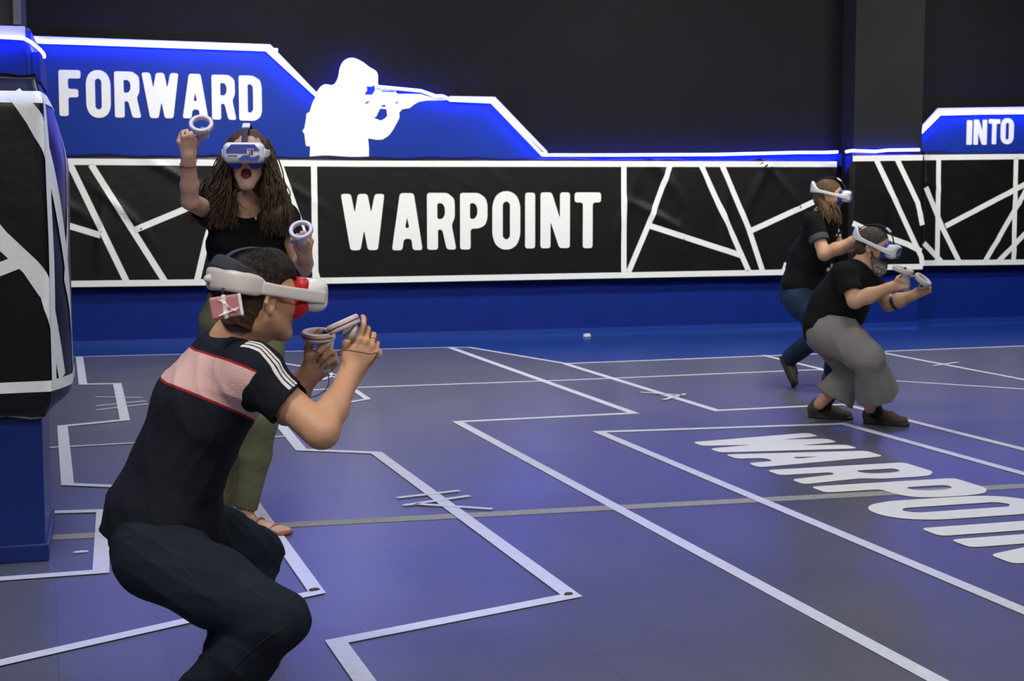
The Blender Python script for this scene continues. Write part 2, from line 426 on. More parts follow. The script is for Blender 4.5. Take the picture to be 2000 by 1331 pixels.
def floor_material():
    m = principled('grey vinyl floor', (0.105, 0.109, 0.145), 0.30, 0.6, var=0.12, vscale=1.3)
    nt = m.node_tree; b = nt.nodes['Principled BSDF']
    tc = nt.nodes.new('ShaderNodeTexCoord')
    mp = nt.nodes.new('ShaderNodeMapping'); mp.inputs['Rotation'].default_value = (0, 0, math.radians(90)); nt.links.new(tc.outputs['Object'], mp.inputs[0])
    br = nt.nodes.new('ShaderNodeTexBrick'); br.inputs['Scale'].default_value = 1.0
    br.inputs['Mortar Size'].default_value = 0.0022; br.inputs['Brick Width'].default_value = 2.4; br.inputs['Row Height'].default_value = 0.32
    br.inputs['Color1'].default_value = (1, 1, 1, 1); br.inputs['Color2'].default_value = (0.93, 0.93, 0.95, 1); br.inputs['Mortar'].default_value = (0.7, 0.7, 0.72, 1)
    nt.links.new(mp.outputs[0], br.inputs['Vector'])
    mx = nt.nodes.new('ShaderNodeMix'); mx.data_type = 'RGBA'; mx.blend_type = 'MULTIPLY'; mx.inputs[0].default_value = 1
    s = b.inputs['Base Color'].links[0].from_socket
    nt.links.new(s, mx.inputs[6]); nt.links.new(br.outputs['Color'], mx.inputs[7]); nt.links.new(mx.outputs[2], b.inputs['Base Color'])
    n = nt.nodes.new('ShaderNodeTexNoise'); n.inputs['Scale'].default_value = 0.5; n.inputs['Detail'].default_value = 1
    nt.links.new(tc.outputs['Object'], n.inputs['Vector'])
    mr = nt.nodes.new('ShaderNodeMapRange'); mr.inputs['To Min'].default_value = 0.285; mr.inputs['To Max'].default_value = 0.33
    nt.links.new(n.outputs['Fac'], mr.inputs['Value']); nt.links.new(mr.outputs[0], b.inputs['Roughness'])
    return m
M_FLOOR = floor_material()

# ------------------------------------------------------------------ room shell
WY = 14.78
X0, X1, YB = -4.0, 12.0, -3.0
struct(box('floor', (X0, YB, -0.1), (X1, WY, 0), M_FLOOR))
struct(box('ceiling', (X0 - .1, YB, CEIL), (X1 + .1, WY + .1, CEIL + .1), M_BLACK_WALL))
struct(box('wall_back', (X0, WY, 0.7), (X1, WY + .1, CEIL), M_BLACK_WALL))
struct(box('wall_back', (X0, WY, -0.1), (X1, WY + .1, 0.7), M_BLUE_WALL))
struct(box('wall_left', (X0 - .1, YB, -0.1), (X0, WY + .1, CEIL), M_BLUE_WALL))
struct(box('wall_right', (X1, YB, -0.1), (X1 + .1, WY + .1, CEIL), M_BLACK_WALL))
struct(box('wall_front', (X0 - .1, YB - .1, -0.1), (X1 + .1, YB, CEIL), M_BLACK_WALL))
# the far pillar stands out of the back wall
PY = WY - 0.27
px0 = on_wall(1667, 300, PY)[0]; px1 = on_wall(1800, 300, PY)[0]
struct(box('pillar', (px0, PY, 0.7), (px1, WY + .05, CEIL), M_PILLAR))
struct(box('pillar', (px0, PY, 0), (px1, WY + .05, 0.7), M_BLUE_WALL))
struct(box('trim_3', (px0 - .006, PY + .01, .7), (px0 - .0005, WY - .11, on_wall(1660, 304, PY)[2]), M_BLUE_SIGN))
# coved skirting
M_COVE = principled('blue cove skirting', (0.008, 0.04, 0.26), 0.35, 0.5)
def cove(name, xa, xb, y):
    prof = [(0, 0.085), (-0.008, 0.085), (-0.012, 0.03), (-0.05, 0.004), (-0.05, 0), (0, 0)]
    vs = [(x, y + p[0], p[1]) for x in (xa, xb) for p in prof]; n = len(prof)
    fs = [(i, (i + 1) % n, n + (i + 1) % n, n + i) for i in range(n)] + [tuple(range(n))[::-1], tuple(range(n, 2 * n))]
    return struct(mesh(name, vs, fs, M_COVE))
cove('baseboard_back', X0, px0, WY); cove('baseboard_back', px0, px1, PY); cove('baseboard_back', px1, X1, WY)
# blue margin of the floor along the wall
bl = [on_floor(p[0], p[1], 0.001) for p in [(915, 679), (1105, 711), (2000, 676)]]
lx = on_floor(100, 700)
e3 = bl[2] + (bl[2] - bl[1]) * 0.3
vs = [(X0, lx[1] , .0012), (lx[0], lx[1], .0012), (bl[0][0], bl[0][1], .0012), (bl[1][0], bl[1][1], .0012), (e3[0], e3[1], .0012), (X1, e3[1], .0012), (X1, WY, .0012), (X0, WY, .0012)]
struct(mesh('floor', vs, [tuple(range(8))], M_BLUE_FLOOR))
# grey joint strip across the floor
j = [on_floor(530, 1028), on_floor(1190, 991), on_floor(2000, 950)]
dirj = (j[2] - j[0]) / (j[2][0] - j[0][0]); ja = j[0] + dirj * (-3.5 - j[0][0]); jb = j[0] + dirj * (11.9 - j[0][0])
wj = 0.052
struct(mesh('trim_1', [(ja[0], ja[1] - wj, .0015), (jb[0], jb[1] - wj, .0015), (jb[0], jb[1] + wj, .0015), (ja[0], ja[1] + wj, .0015)], [(0, 1, 2, 3)], M_STRIP))

# ------------------------------------------------------------------ tape on the floor
TAPES = [
 ('thin white tape line along the foot of the blue wall, at the left', [(100, 699), (880, 679), (915, 679)], .03),
 ('white tape border between the blue margin and the grey floor, running out at right', [(915, 679), (1105, 711), (2400, 661)], .045),
 ('long white zigzag tape line crossing the middle of the floor towards the viewer', [(880, 680), (1238, 808), (894, 825), (1880, 1358)], .062),
 ('white tape line from the blue margin past the bearded player out to the right', [(1105, 712), (1400, 803), (1649, 791), (2000, 879), (2700, 1055)], .06),
 ('white tape rectangle around the large white lettering on the floor', [(2500, 1406), (1170, 845), (1648, 829), (2700, 1121)], .062),
 ('thin white tape line running behind the crouching man across to the far players', [(560, 766), (700, 758), (1100, 744), (1600, 723), (1730, 744), (2500, 793)], .045),
 ('short white tape line behind the legs of the leaning player', [(1491, 695), (1650, 733)], .05),
 ('white tape diagonal by the pillar at the far right, with a small cross', [(1712, 688), (2500, 838)], .05),
 ('wide white tape zigzag from the elbow of the crouching man to the front edge', [(535, 815), (588, 880), (735, 886), (1116, 1166), (657, 1256), (740, 1372)], .066),
 ('thin white tape line passing behind the crouching man\'s back, left of centre', [(95, 876), (260, 867), (556, 854)], .03),
 ('white tape corner under the raised controllers of the crouching man', [(552, 711), (635, 724), (718, 781), (622, 797), (552, 808)], .045),
 ('stepped white tape line beside the padded column', [(155, 698), (162, 752), (229, 751), (244, 822), (122, 834), (132, 948), (300, 955)], .062),
 ('white tape corner at the foot of the blue column', [(60, 1004), (202, 1000), (197, 1119), (-60, 1138)], .062),
 ('long white tape line from the woman\'s feet to the lower left edge', [(470, 950), (619, 1160), (390, 1210), (-60, 1312)], .058),
]
TICKS = [
 ('three thin white tape dashes crossing the stepped line beside the column', [[(186, 777), (278, 779)], [(186, 795), (285, 785)], [(187, 803), (288, 791)]], .022),
 ('three white tape dashes crossing the wide zigzag in the middle', [[(776, 975), (897, 961)], [(788, 990), (917, 971)], [(812, 987), (962, 997)]], .034),
 ('small white tape cross on the line in front of the bearded player', [[(1251, 768), (1338, 774)], [(1296, 783), (1338, 771)]], .034),
 ('small white tape cross at the far right by the pillar', [[(1824, 716), (1872, 709)]], .034),
 ('small white tape cross right behind the crouching man\'s hands', [[(628, 744), (664, 731)], [(634, 728), (668, 742)]], .034),
]
def tape_mesh(lines, w, z=0.003, th=0.0012):
    vs = []; fs = []
    for ln in lines:
        P = [on_floor(*p)[:2] for p in ln]; n = len(P); L = []; R = []
        for i in range(n):
            if i == 0: d0 = d1 = nrm(P[1] - P[0])
            elif i == n - 1: d0 = d1 = nrm(P[i] - P[i - 1])
            else: d0 = nrm(P[i] - P[i - 1]); d1 = nrm(P[i + 1] - P[i])
            n0 = np.array([-d0[1], d0[0]]); n1 = np.array([-d1[1], d1[0]]); mm = nrm(n0 + n1) if np.dot(n0, n1) > -0.98 else n0
            s = min(w / 2 / max(np.dot(mm, n0), 0.2), w * 2.2)
            L.append(P[i] + mm * s); R.append(P[i] - mm * s)
        k = len(vs)
        for i in range(n):
            for q, zz in ((L[i], z), (R[i], z), (L[i], z - th), (R[i], z - th)): vs.append((q[0], q[1], zz))
        for i in range(n - 1):
            a = k + 4 * i; b = a + 4
            fs += [(a, a + 1, b + 1, b), (a, b, b + 2, a + 2), (a + 1, a + 3, b + 3, b + 1)]
    return vs, fs
for i, (lab, ln, w) in enumerate(TAPES):
    vs, fs = tape_mesh([ln], w, 0.0024 + 0.00025 * i)
    tag(mesh('floor_tape', vs, fs, M_TAPE), lab, 'tape', 'white tape lines on the floor')
for i, (lab, lns, w) in enumerate(TICKS):
    vs, fs = tape_mesh(lns, w, 0.0066)
    tag(mesh('tape_dashes', vs, fs, M_TAPE), lab, 'tape', 'white tape crosses on the floor')
# torn tape scraps and dirt
M_DIRT = principled('brown dirt', (0.06, 0.045, 0.03), 0.9)
def scrap(name, px, py, w, d, rot, mat, label, cat, th=0.004):
    c = on_floor(px, py); r = random.Random(px)
    pts = [(math.cos(a) * w * r.uniform(.6, 1.1), math.sin(a) * d * r.uniform(.6, 1.1)) for a in [k * math.pi / 4 for k in range(8)]]
    cs, sn = math.cos(rot), math.sin(rot); z = 0.0068
    vs = [(c[0] + x * cs - y * sn, c[1] + x * sn + y * cs, z) for x, y in pts] + [(c[0] + (x * cs - y * sn) * .8, c[1] + (x * sn + y * cs) * .8, z + th) for x, y in pts]
    fs = [(i, (i + 1) % 8, 8 + (i + 1) % 8, 8 + i) for i in range(8)] + [tuple(range(8, 16)), tuple(range(8))[::-1]]
    tag(mesh(name, vs, fs, mat), label, cat)
scrap('dirt_patch', 614, 1156, .028, .02, .5, M_DIRT, 'brown dirty patch on the corner of the tape near the woman\'s feet', 'dirt')
scrap('dirt_patch', 1110, 1164, .022, .012, .1, M_DIRT, 'small brown worn patch on the tape corner in the middle foreground', 'dirt')
scrap('paper_scrap', 158, 1082, .034, .012, .1, M_TAPE, 'small white scrap on the floor by the blue column', 'scrap')
scrap('paper_scrap', 1146, 659, .05, .03, .1, M_TAPE, 'small white scrap lying at the foot of the wall below the banner', 'scrap', .03)
scrap('paper_scrap', 1778, 641, .05, .04, .1, M_TAPE, 'small white scrap lying at the foot of the far pillar', 'scrap', .035)

# ------------------------------------------------------------------ big lettering on the floor (reads towards the viewer)
fl = thing('floor_lettering', 'large white letters WARPOINT printed on the floor inside a taped rectangle', 'lettering', (3.95, 6.4, 0))
XB, XT = 3.555, 4.365
for ch, ya, yb in [('W', 8.28, 7.64), ('A', 7.70, 7.25), ('R', 7.19, 6.75), ('P', 6.71, 6.27), ('O', 6.28, 5.82), ('I', 5.71, 5.54), ('N', 5.49, 5.02), ('T', 4.97, 4.52)]:
    letter(ch, lambda u, v, ya=ya, yb=yb: (XT + (XB - XT) * v, ya + (yb - ya) * (.03 + .94 * u), 0.0026), (0, 0, 1), abs(ya - yb) / (XT - XB), M_FLOORWHITE, fl, 0.0010)

# ------------------------------------------------------------------ printed sign boards on the wall, with their edge and lettering
BY = WY - 0.05
def wp(y): return lambda p: on_wall(p[0], p[1], y)
def board(name, label, outer_px, edge_px, loc_px, y=BY):
    c = on_wall(loc_px[0], loc_px[1], y)
    t = thing(name, label, 'sign', c)
    fn = lambda u, v: on_wall(u, v, y)
    flat_poly('panel', outer_px, [], lambda u, v: on_wall(u, v, WY - 0.002), (0, -1, 0), WY - 0.002 - y, M_BLUE_SIGN, t)
    for e in edge_px:
        flat_poly('white_edge', e, [], fn, (0, -1, 0), 0.02, M_WHITE_EDGE, t)
    return t
NE = [(60, 82), (150, 84), (520, 97), (618, 187), (626, 175), (635, 168), (650, 169.5), (659, 162), (664, 150), (666.5, 135), (672.5, 122.5), (682, 117), (692, 117), (707, 124), (720, 134), (732, 141), (735, 149), (735, 162), (738, 169), (750, 170.5), (822, 177.5), (852, 188), (865, 188), (880, 195.5), (960, 199), (1057, 300), (1068, 303)]
s1 = board('wall_sign', 'long blue wall sign reading FORWARD with a white aiming figure, outlined by neon', 
   [(40, 76)] + NE[1:-1] + [(1068, 302), (1640, 300), (1640, 325), (40, 325)],
   [[(40, 70), (527, 87), (617, 180), (617, 188), (520, 98), (150, 85), (40, 80)],
    [(877, 188), (966, 189.5), (1068, 296), (1068, 304), (960, 200), (877, 197)]], (560, 315))
S = [(225,395),(200,445),(178,515),(155,528),(148,580),(138,640),(122,665),(138,690),(143,740),(150,782),(182,785),(178,905),(640,905),(642,800),(634,722),(700,733),(745,732),(785,708),(805,690),(830,655),(860,600),(880,560),(878,520),(900,495),(960,485),(990,460),(1030,437),(1090,426),(1240,424),(1245,414),(1130,396),(1075,385),(1050,374),(862,375),(850,350),(790,342),(705,335),(692,300),(698,230),(680,205),(640,175),(590,138),(530,112),(490,112),(455,135),(432,180),(420,240),(400,290),(362,322),(300,318),(268,342),(240,385)]
HO = [[(680,562),(735,583),(765,567),(785,545),(778,492),(728,490),(712,522),(700,550)], [(605,380),(665,382),(690,345),(686,308),(655,318),(622,315),(628,345)],
      [(738,350),(740,358),(838,362),(838,352)], [(610,460),(655,430),(620,435)], [(848,462),(875,432),(852,438)], [(732,470),(748,476),(775,474),(765,458),(750,462)]]
cv = lambda L: [(560 + x / 4.0, 90 + y / 4.0) for x, y in L]
flat_poly('white_figure', cv(S), [cv(h) for h in HO], lambda u, v: on_wall(u, v, BY), (0, -1, 0), 0.006, M_WHITE, s1)
def wall_letters(spec, y, mat, parent, thick, disp=None):
    for ch, xa, xb, ya, yb in spec:
        A = on_wall(xa, (ya + yb) / 2, y); B = on_wall(xb, (ya + yb) / 2, y); T = on_wall((xa + xb) / 2, ya, y)[2]; Bo = on_wall((xa + xb) / 2, yb, y)[2]
        letter(ch, lambda u, v: (A[0] + (B[0] - A[0]) * u, y, T + (Bo - T) * v), (0, -1, 0), (B[0] - A[0]) / (T - Bo), mat, parent, thick)
wall_letters([('F', 115, 158, 137, 227), ('O', 168, 216, 139, 228.5), ('R', 223.5, 275, 140, 230), ('W', 277, 349, 142.5, 231), ('A', 356, 406, 144.5, 231.5), ('R', 413.5, 461, 146.5, 234), ('D', 466.5, 511, 148, 236)], BY, M_WHITE, s1, 0.008)
BY2 = WY - 0.05
s2 = board('wall_sign', 'blue wall sign reading INTO at the right edge, outlined by neon', [(1791, 262), (1835, 222), (2380, 219), (2380, 325), (1797, 325)],
   [[(1791, 254), (1830, 211.5), (2380, 203), (2380, 220), (1836, 223), (1791, 266)]], (1960, 300), BY2)
wall_letters([('I', 1887.5, 1898, 235, 283), ('N', 1901, 1927, 234, 283), ('T', 1930, 1952.5, 233, 282), ('O', 1954, 1979.5, 232, 281)], BY2, M_WHITE, s2, 0.008)

def neon(pts, y, label, r=0.0145):
    q = [pts[0]]
    for a, b in zip(pts[:-1], pts[1:]):
        L = math.hypot(b[0] - a[0], b[1] - a[1])
        if L > 26: q += [(a[0] + (b[0] - a[0]) * 5 / L, a[1] + (b[1] - a[1]) * 5 / L), (b[0] - (b[0] - a[0]) * 5 / L, b[1] - (b[1] - a[1]) * 5 / L)]
        q.append(b)
    P = smoothpath([on_wall(p[0], p[1], y) for p in q], 3)
    t = tag(tube('neon_tube', P, r, M_NEON, None, 8), label, 'neon light', 'blue neon tubes on the wall')
    return t
NY = BY - 0.045
neon([(68, 72), (70, 80), (84, 82)] + NE[1:-1], NY, 'bright blue neon tube tracing the top of the FORWARD sign and the white figure')
neon([(1057, 300), (1068, 303), (1200, 303), (1400, 302), (1560, 298), (1610, 298), (1636, 297)], NY, 'straight blue neon tube running just above the WARPOINT banner')
neon([(1652, 296.5), (1664, 294.5), (1710, 296), (1735, 293.5), (1795, 292.7)], PY - 0.045, 'short blue neon tube across the front of the far pillar')
neon([(1793, 265.5), (1797, 262), (1836, 223), (1917, 221), (2378, 217)], BY2 - 0.045, 'blue neon tube tracing the top of the INTO sign')

# ------------------------------------------------------------------ padded vinyl banners
def crease(x, z, seed, amp):
    """long soft folds of the vinyl"""
    r = CREASE.get(seed)
    if r is None:
        g = np.random.default_rng(seed); r = CREASE[seed] = []
        for i in range(26):
            cx = g.uniform(-.5, 11); cz = g.uniform(.9, 1.75); a = -g.uniform(.35, .95) if g.uniform() < .7 else g.uniform(.9, 1.9)
            r.append((cx, cz, math.cos(a), math.sin(a), g.uniform(.25, .8), g.uniform(.018, .045), g.uniform(.5, 1.2)))
    o = 0.0
    for cx, cz, ca, sa, L, w, h in r:
        dx, dz = x - cx, z - cz; u = dx * ca + dz * sa; v = -dx * sa + dz * ca + .12 * u * u
        if abs(u) < 2.2 * L and abs(v) < 4 * w: o += h * math.exp(-(u / L) ** 2 - (v / w) ** 2)
    return amp * 1.6 * o + .0015 * math.sin(3.1 * x + seed) 
CREASE = {}
class Banner:
    def __init__(s, name, label, y, xa, xb, za, zb, seed, amp, calm=None, thick=0.07):
        s.y = y; s.seed = seed; s.amp = amp; s.calm = calm
        s.t = thing(name, label, 'banner', ((xa + xb) / 2, y, za))
        nx = int((xb - xa) / 0.04) + 2; nz = int((zb - za) / 0.03) + 2; vs = []; fs = []
        for i in range(nx):
            for k in range(nz):
                x = xa + (xb - xa) * i / (nx - 1); z = za + (zb - za) * k / (nz - 1)
                e = min(k, nz - 1 - k); d = s.d(x, z) - (0.02 if e == 0 else 0.004 if e == 1 else 0)
                zz = z + (0.012 * math.sin(9 * x) * math.sin(3.3 * x + seed) if k == nz - 1 else 0.004 * math.sin(5 * x) if k == 0 else 0)
                vs.append((x, y - d, zz))
        for i in range(nx - 1):
            for k in range(nz - 1):
                a = i * nz + k; fs.append((a, a + nz, a + nz + 1, a + 1))
        n0 = len(vs); ring = [i * nz for i in range(nx)] + [(nx - 1) * nz + k for k in range(1, nz)] + [i * nz + nz - 1 for i in range(nx - 2, -1, -1)] + [k for k in range(nz - 2, 0, -1)]
        for q in ring: vs.append((vs[q][0], y + thick, vs[q][2]))
        m = len(ring)
        for i in range(m): fs.append((ring[i], n0 + i, n0 + (i + 1) % m, ring[(i + 1) % m]))
        s.cover = mesh('padded_cover', vs, fs, M_VINYL, s.t, True)
    def d(s, x, z):
        c = crease(x, z, s.seed, s.amp)
        if s.calm:
            a, b = s.calm; m = min(1, max(0, (a - x) / .2 if x < a else (x - b) / .2 if x > b else 0)); c *= 0.12 + 0.88 * m
        return c
    def stripes(s, lines, w=0.058):
        vs = []; fs = []
        for li, ln in enumerate(lines):
            P = [on_wall(p[0], p[1], s.y) for p in ln]; P = [np.array([p[0], p[2]]) for p in P]
            D = []
            for i in range(len(P) - 1):
                n = max(2, int(np.linalg.norm(P[i + 1] - P[i]) / 0.04))
                D += [P[i] + (P[i + 1] - P[i]) * k / n for k in range(n)]
            D.append(P[-1]); off = 0.0050 + 0.0004 * (li % 4); base = len(vs)
            for i, p in enumerate(D):
                d = nrm(D[min(i + 1, len(D) - 1)] - D[max(i - 1, 0)]); nn = np.array([-d[1], d[0]])
                for k in (-1, 0, 1):
                    q = p + nn * w / 2 * k; vs.append((q[0], s.y - s.d(q[0], q[1]) - off, q[1]))
            for i in range(len(D) - 1):
                for k in (0, 1):
                    a = base + i * 3 + k; fs.append((a, a + 1, a + 4, a + 3))
        mesh('printed_stripes', vs, fs, M_VPRINT, s.t, True)
NB = WY - 0.12
zt = 1.80; zb_ = 0.60
b1 = Banner('padded_banner', 'long black padded wall banner with white stripes reading WARPOINT', NB, on_wall(134, 400, NB)[0] - .6, on_wall(1635, 400, NB)[0], on_wall(800, 556, NB)[2], on_wall(800, 307, NB)[2], 3, 0.017, (on_wall(640, 400, NB)[0], on_wall(1195, 400, NB)[0]), 0.06)
b1.stripes([[(60, 314.5), (135, 316), (700, 320), (1633, 321)], [(60, 556), (135, 555), (613, 549), (1100, 540), (1533, 532)], [(1530, 532), (1536, 514)],
  [(137, 322), (247, 550)], [(178, 322), (322, 550)], [(60, 425), (137, 442), (203, 462)], [(262, 450), (375, 403), (470, 360)], [(440, 340), (403, 470), (385, 548)],
  [(546, 320), (592, 453), (620, 545)], [(613, 320), (616, 549)], [(1218, 321), (1218, 536)], [(1309, 321), (1267, 437), (1227, 532)], [(1265, 440), (1450, 500)],
  [(1368, 321), (1425, 447), (1462, 530)], [(1409, 321), (1462, 447), (1489, 530)], [(1464, 452), (1605, 387), (1633, 374)]])
wall_letters([('W', 666, 751, 379, 489), ('A', 765, 825, 377.5, 489), ('R', 834, 891, 377, 488), ('P', 898.5, 952, 377, 487.5), ('O', 961.5, 1016, 376, 485.5), ('I', 1025.5, 1045, 376.5, 485.5), ('N', 1055.5, 1113, 376, 485), ('T', 1122, 1173.5, 376, 485)], NB - 0.009, M_VPRINT, b1.t, 0.003)
PB = PY - 0.06
xa, xb = on_wall(1664, 400, PB)[0], on_wall(1803, 400, PB)[0]
b2 = Banner('padded_banner', 'black padded banner with white stripes wrapped round the far pillar', PB, xa, xb, on_wall(1730, 536, PB)[2], on_wall(1730, 300, PB)[2], 9, 0.006, None, 0.05)
b2.stripes([[(1665, 310), (1802, 308)], [(1665, 523), (1802, 521)], [(1711, 312), (1799, 502), (1801, 520)], [(1752, 312), (1792, 396), (1801, 440)], [(1665, 436), (1690, 448), (1771, 477), (1799, 491)]])
# the flap of the same banner turning round the pillar's left side
flap = mesh('side_flap', [(xa, PB + .01, on_wall(1664, 320, PB)[2]), (xa - .02, WY - .05, on_wall(1664, 385, PB)[2]), (xa - .02, WY - .05, on_wall(1664, 500, PB)[2]), (xa, PB + .01, on_wall(1664, 530, PB)[2]),
     (xa - .02, PB + .03, on_wall(1664, 320, PB)[2]), (xa - .035, WY - .05, on_wall(1664, 385, PB)[2]), (xa - .035, WY - .05, on_wall(1664, 500, PB)[2]), (xa - .02, PB + .03, on_wall(1664, 530, PB)[2])],
     [(4, 5, 6, 7), (0, 3, 2, 1), (0, 1, 5, 4), (2, 3, 7, 6), (1, 2, 6, 5), (0, 4, 7, 3)], M_VINYL, b2.t)
RB = WY - 0.10
b3 = Banner('padded_banner', 'black padded banner with crossing white stripes below the INTO sign', RB, on_wall(1803, 400, RB)[0], X1 - .05, on_wall(1900, 526, RB)[2], on_wall(1900, 297, RB)[2], 21, 0.008, None, 0.045)
b3.stripes([[(1803, 308), (2000, 306), (2260, 304)], [(1803, 514), (2000, 512), (2260, 507)], [(1833, 308), (1830, 513)], [(1808, 366), (1840, 445), (1873, 512)], [(1804, 475), (1838, 511)],
  [(1846, 442), (2000, 361), (2090, 318)], [(2110, 308), (2200, 505)], [(2220, 308), (2130, 508)], [(1984, 308), (1979, 512)], [(2031, 310), (2000, 378), (1923, 511)], [(2160, 335), (2100, 380), (2000, 458), (1949, 511)]])

# ------------------------------------------------------------------ the column at left with its wrapped padding
ang = math.radians(2.2); EX = np.array([math.cos(ang), -math.sin(ang), 0]); EY = np.array([math.sin(ang), math.cos(ang), 0])
C0 = on_floor(90, 1096)
def colbox(name, x0, x1, y0, y1, z0, z1, mat, parent=None, bev=0.0):
    vs = []
    for z in (z0, z1):
        for (x, y) in ((x0, y0), (x1, y0), (x1, y1), (x0, y1)): vs.append(C0 + EX * x + EY * y + np.array([0, 0, z]))
    o = mesh(name, vs, [(0, 3, 2, 1), (4, 5, 6, 7), (0, 1, 5, 4), (1, 2, 6, 5), (2, 3, 7, 6), (3, 0, 4, 7)], mat, parent)
    if bev:
        m = o.modifiers.new('b', 'BEVEL'); m.width = bev; m.segments = 3
    return o
M_COLBLUE = principled('glossy blue column paint', (0.003, 0.022, 0.17), 0.32, 0.5, bump=0.15, bscale=30, var=0.1, vscale=5)
struct(colbox('pillar', -.70, 0, 0, .68, 0, 2.06, M_COLBLUE, None, 0.012))
struct(colbox('pillar', -.665, -.045, .03, .65, 2.06, CEIL, M_DARKGREY))
struct(colbox('baseboard_column', -.71, .012, -.012, .69, 0, .07, M_COLBLUE, None, 0.006))
zc = on_wall(20, 57, C0[1])[2]
cs = thing('column_sign', 'blue board with a white top edge round the column, above its padding', 'sign', C0 + EX * -.3 + np.array([0, 0, 1.9]))
colbox('blue_board', -.71, -.02, -.035, -.001, 1.86, 2.02, M_BLUE_SIGN, cs)
colbox('white_edge', -.71, -.02, -.045, -.001, 2.02, 2.06, M_WHITE_EDGE, cs)
colbox('side_board', 0.001, .03, .01, .66, 1.86, 1.97, M_BLUE_SIGN, cs)
cpt = lambda x, y, z: C0 + EX * x + EY * y + np.array([0, 0, z])
tag(tube('neon_tube', smoothpath([cpt(-.70, -.06, 2.022), cpt(-.3, -.06, 2.02), cpt(-.06, -.06, 2.015), cpt(-.015, -.045, 2.01), cpt(.02, .02, 1.99), cpt(.032, .3, 1.99), cpt(.03, .45, 1.99)], 5), 0.007, M_NEON, None, 8), 'blue neon tube bent round the corner of the left column', 'neon light', 'blue neon tubes on the wall')
sm = lambda t: (lambda q: q * q * (3 - 2 * q))(min(1, max(0, t)))
def pad(s, z, off=0.0):
    mc = (0.25 + .75 * sm((1.90 - z) / .14)) * (0.35 + .65 * sm((z - .57) / .07)); ms = sm((1.93 - z) / .42) * sm((z - .54) / .13)
    cx = .034 * mc; wob = 0.003 * math.sin(7 * z + 5 * s) + 0.002 * math.sin(23 * s + 11 * z)
    a = np.array([cx + s, -.085 * mc - .012 - wob * .7]); b = np.array([cx + .075 * ms * math.sin(math.pi / 2 * min(max(s, 0) / .3, 1)) + wob * .5, -.085 * mc - .012 + s])
    n1 = np.array([0, -1.0]); n2 = np.array([1.0, 0])
    w = sm((s + .03) / .06)
    if s < -.03: q, n = a, n1
    elif s > .03: q, n = b, n2
    else: q, n = a * (1 - w) + b * w, nrm(n1 * (1 - w) + n2 * w)
    q = q + n * off
    return C0 + EX * q[0] + EY * q[1] + np.array([0, 0, z])
cp = thing('column_padding', 'black vinyl padding with white stripes wrapped round the blue column', 'padding', cpt(-.2, 0, .57))
SS = list(np.linspace(-.66, -.05, 14)) + list(np.linspace(-.04, .05, 10)) + list(np.linspace(.07, .72, 18)); ZZ = list(np.linspace(.575, 1.885, 60))
vs = [pad(s, z + (0.008 * math.sin(31 * s) if k in (0, 59) else 0)) for s in SS for k, z in enumerate(ZZ)]; nz = len(ZZ); ns = len(SS)
fs = [(i * nz + k, (i + 1) * nz + k, (i + 1) * nz + k + 1, i * nz + k + 1) for i in range(ns - 1) for k in range(nz - 1)]
n0 = len(vs)   # turn the edges back to the column
for k in (0, nz - 1):
    base = len(vs)
    for i, s in enumerate(SS):
        z = ZZ[k]; vs.append(cpt(min(s, 0.002), max(s, -.002) , z))
    for i in range(ns - 1):
        q = (i * nz + k, base + i, base + i + 1, (i + 1) * nz + k); fs.append(q if k else q[::-1])
mesh('padded_cover', vs, fs, M_VINYL, cp, True)
def sz(px, py):
    r = FW + RT * (px - 1000) / F_ - UP * (py - 665.5) / F_
    t = (C0 - EY * .097 - CAM) @ EY / (r @ EY); p = CAM + r * t
    return ((p - C0) @ EX - .034, p[2])
def pad_stripes(lines):
    vs = []; fs = []
    for li, (ln, w) in enumerate(lines):
        P = [np.array(p, float) for p in ln]; D = []
        for i in range(len(P) - 1):
            n = max(2, int(np.linalg.norm(P[i + 1] - P[i]) / 0.015)); D += [P[i] + (P[i + 1] - P[i]) * k / n for k in range(n)]
        D.append(P[-1]); base = len(vs)
        for i, p in enumerate(D):
            d = nrm(D[min(i + 1, len(D) - 1)] - D[max(i - 1, 0)]); nn = np.array([-d[1], d[0]])
            for k in range(5):
                q = p + nn * w / 2 * (k - 2) / 2; vs.append(pad(q[0], q[1], .0035 + .0004 * (li % 4)))
        for i in range(len(D) - 1):
            for k in range(4):
                a = base + i * 5 + k; fs.append((a, a + 5, a + 6, a + 1))
    mesh('printed_stripes', vs, fs, M_VPRINT, cp, True)
zt1 = sz(50, 189)[1]; zb1 = sz(50, 761)[1]
pad_stripes([([(-.6, zt1), (.7, zt1)], .045), ([(-.6, zb1), (.0, zb1 + .01), (.7, zb1 + .005)], .042),
  ([sz(30, 180), sz(66, 232), sz(98, 290), (.12, sz(104, 400)[1]), (.3, .9)], .062), ([(.035, zt1), (.035, zb1)], .045),
  ([sz(-60, 395), sz(0, 466), sz(60, 522), sz(96, 575), (.02, 1.0), (.12, .72)], .068), ([sz(-60, 545), sz(0, 526), sz(46, 508)], .05),
  ([(.45, zt1), (.18, 1.1), (.45, .7)], .04)])
# pale corner post above the column
struct(colbox('trim_2', -.062, -.035, -.005, .03, 2.07, CEIL, principled('grey corner post', (0.10, 0.10, 0.11), 0.6)))

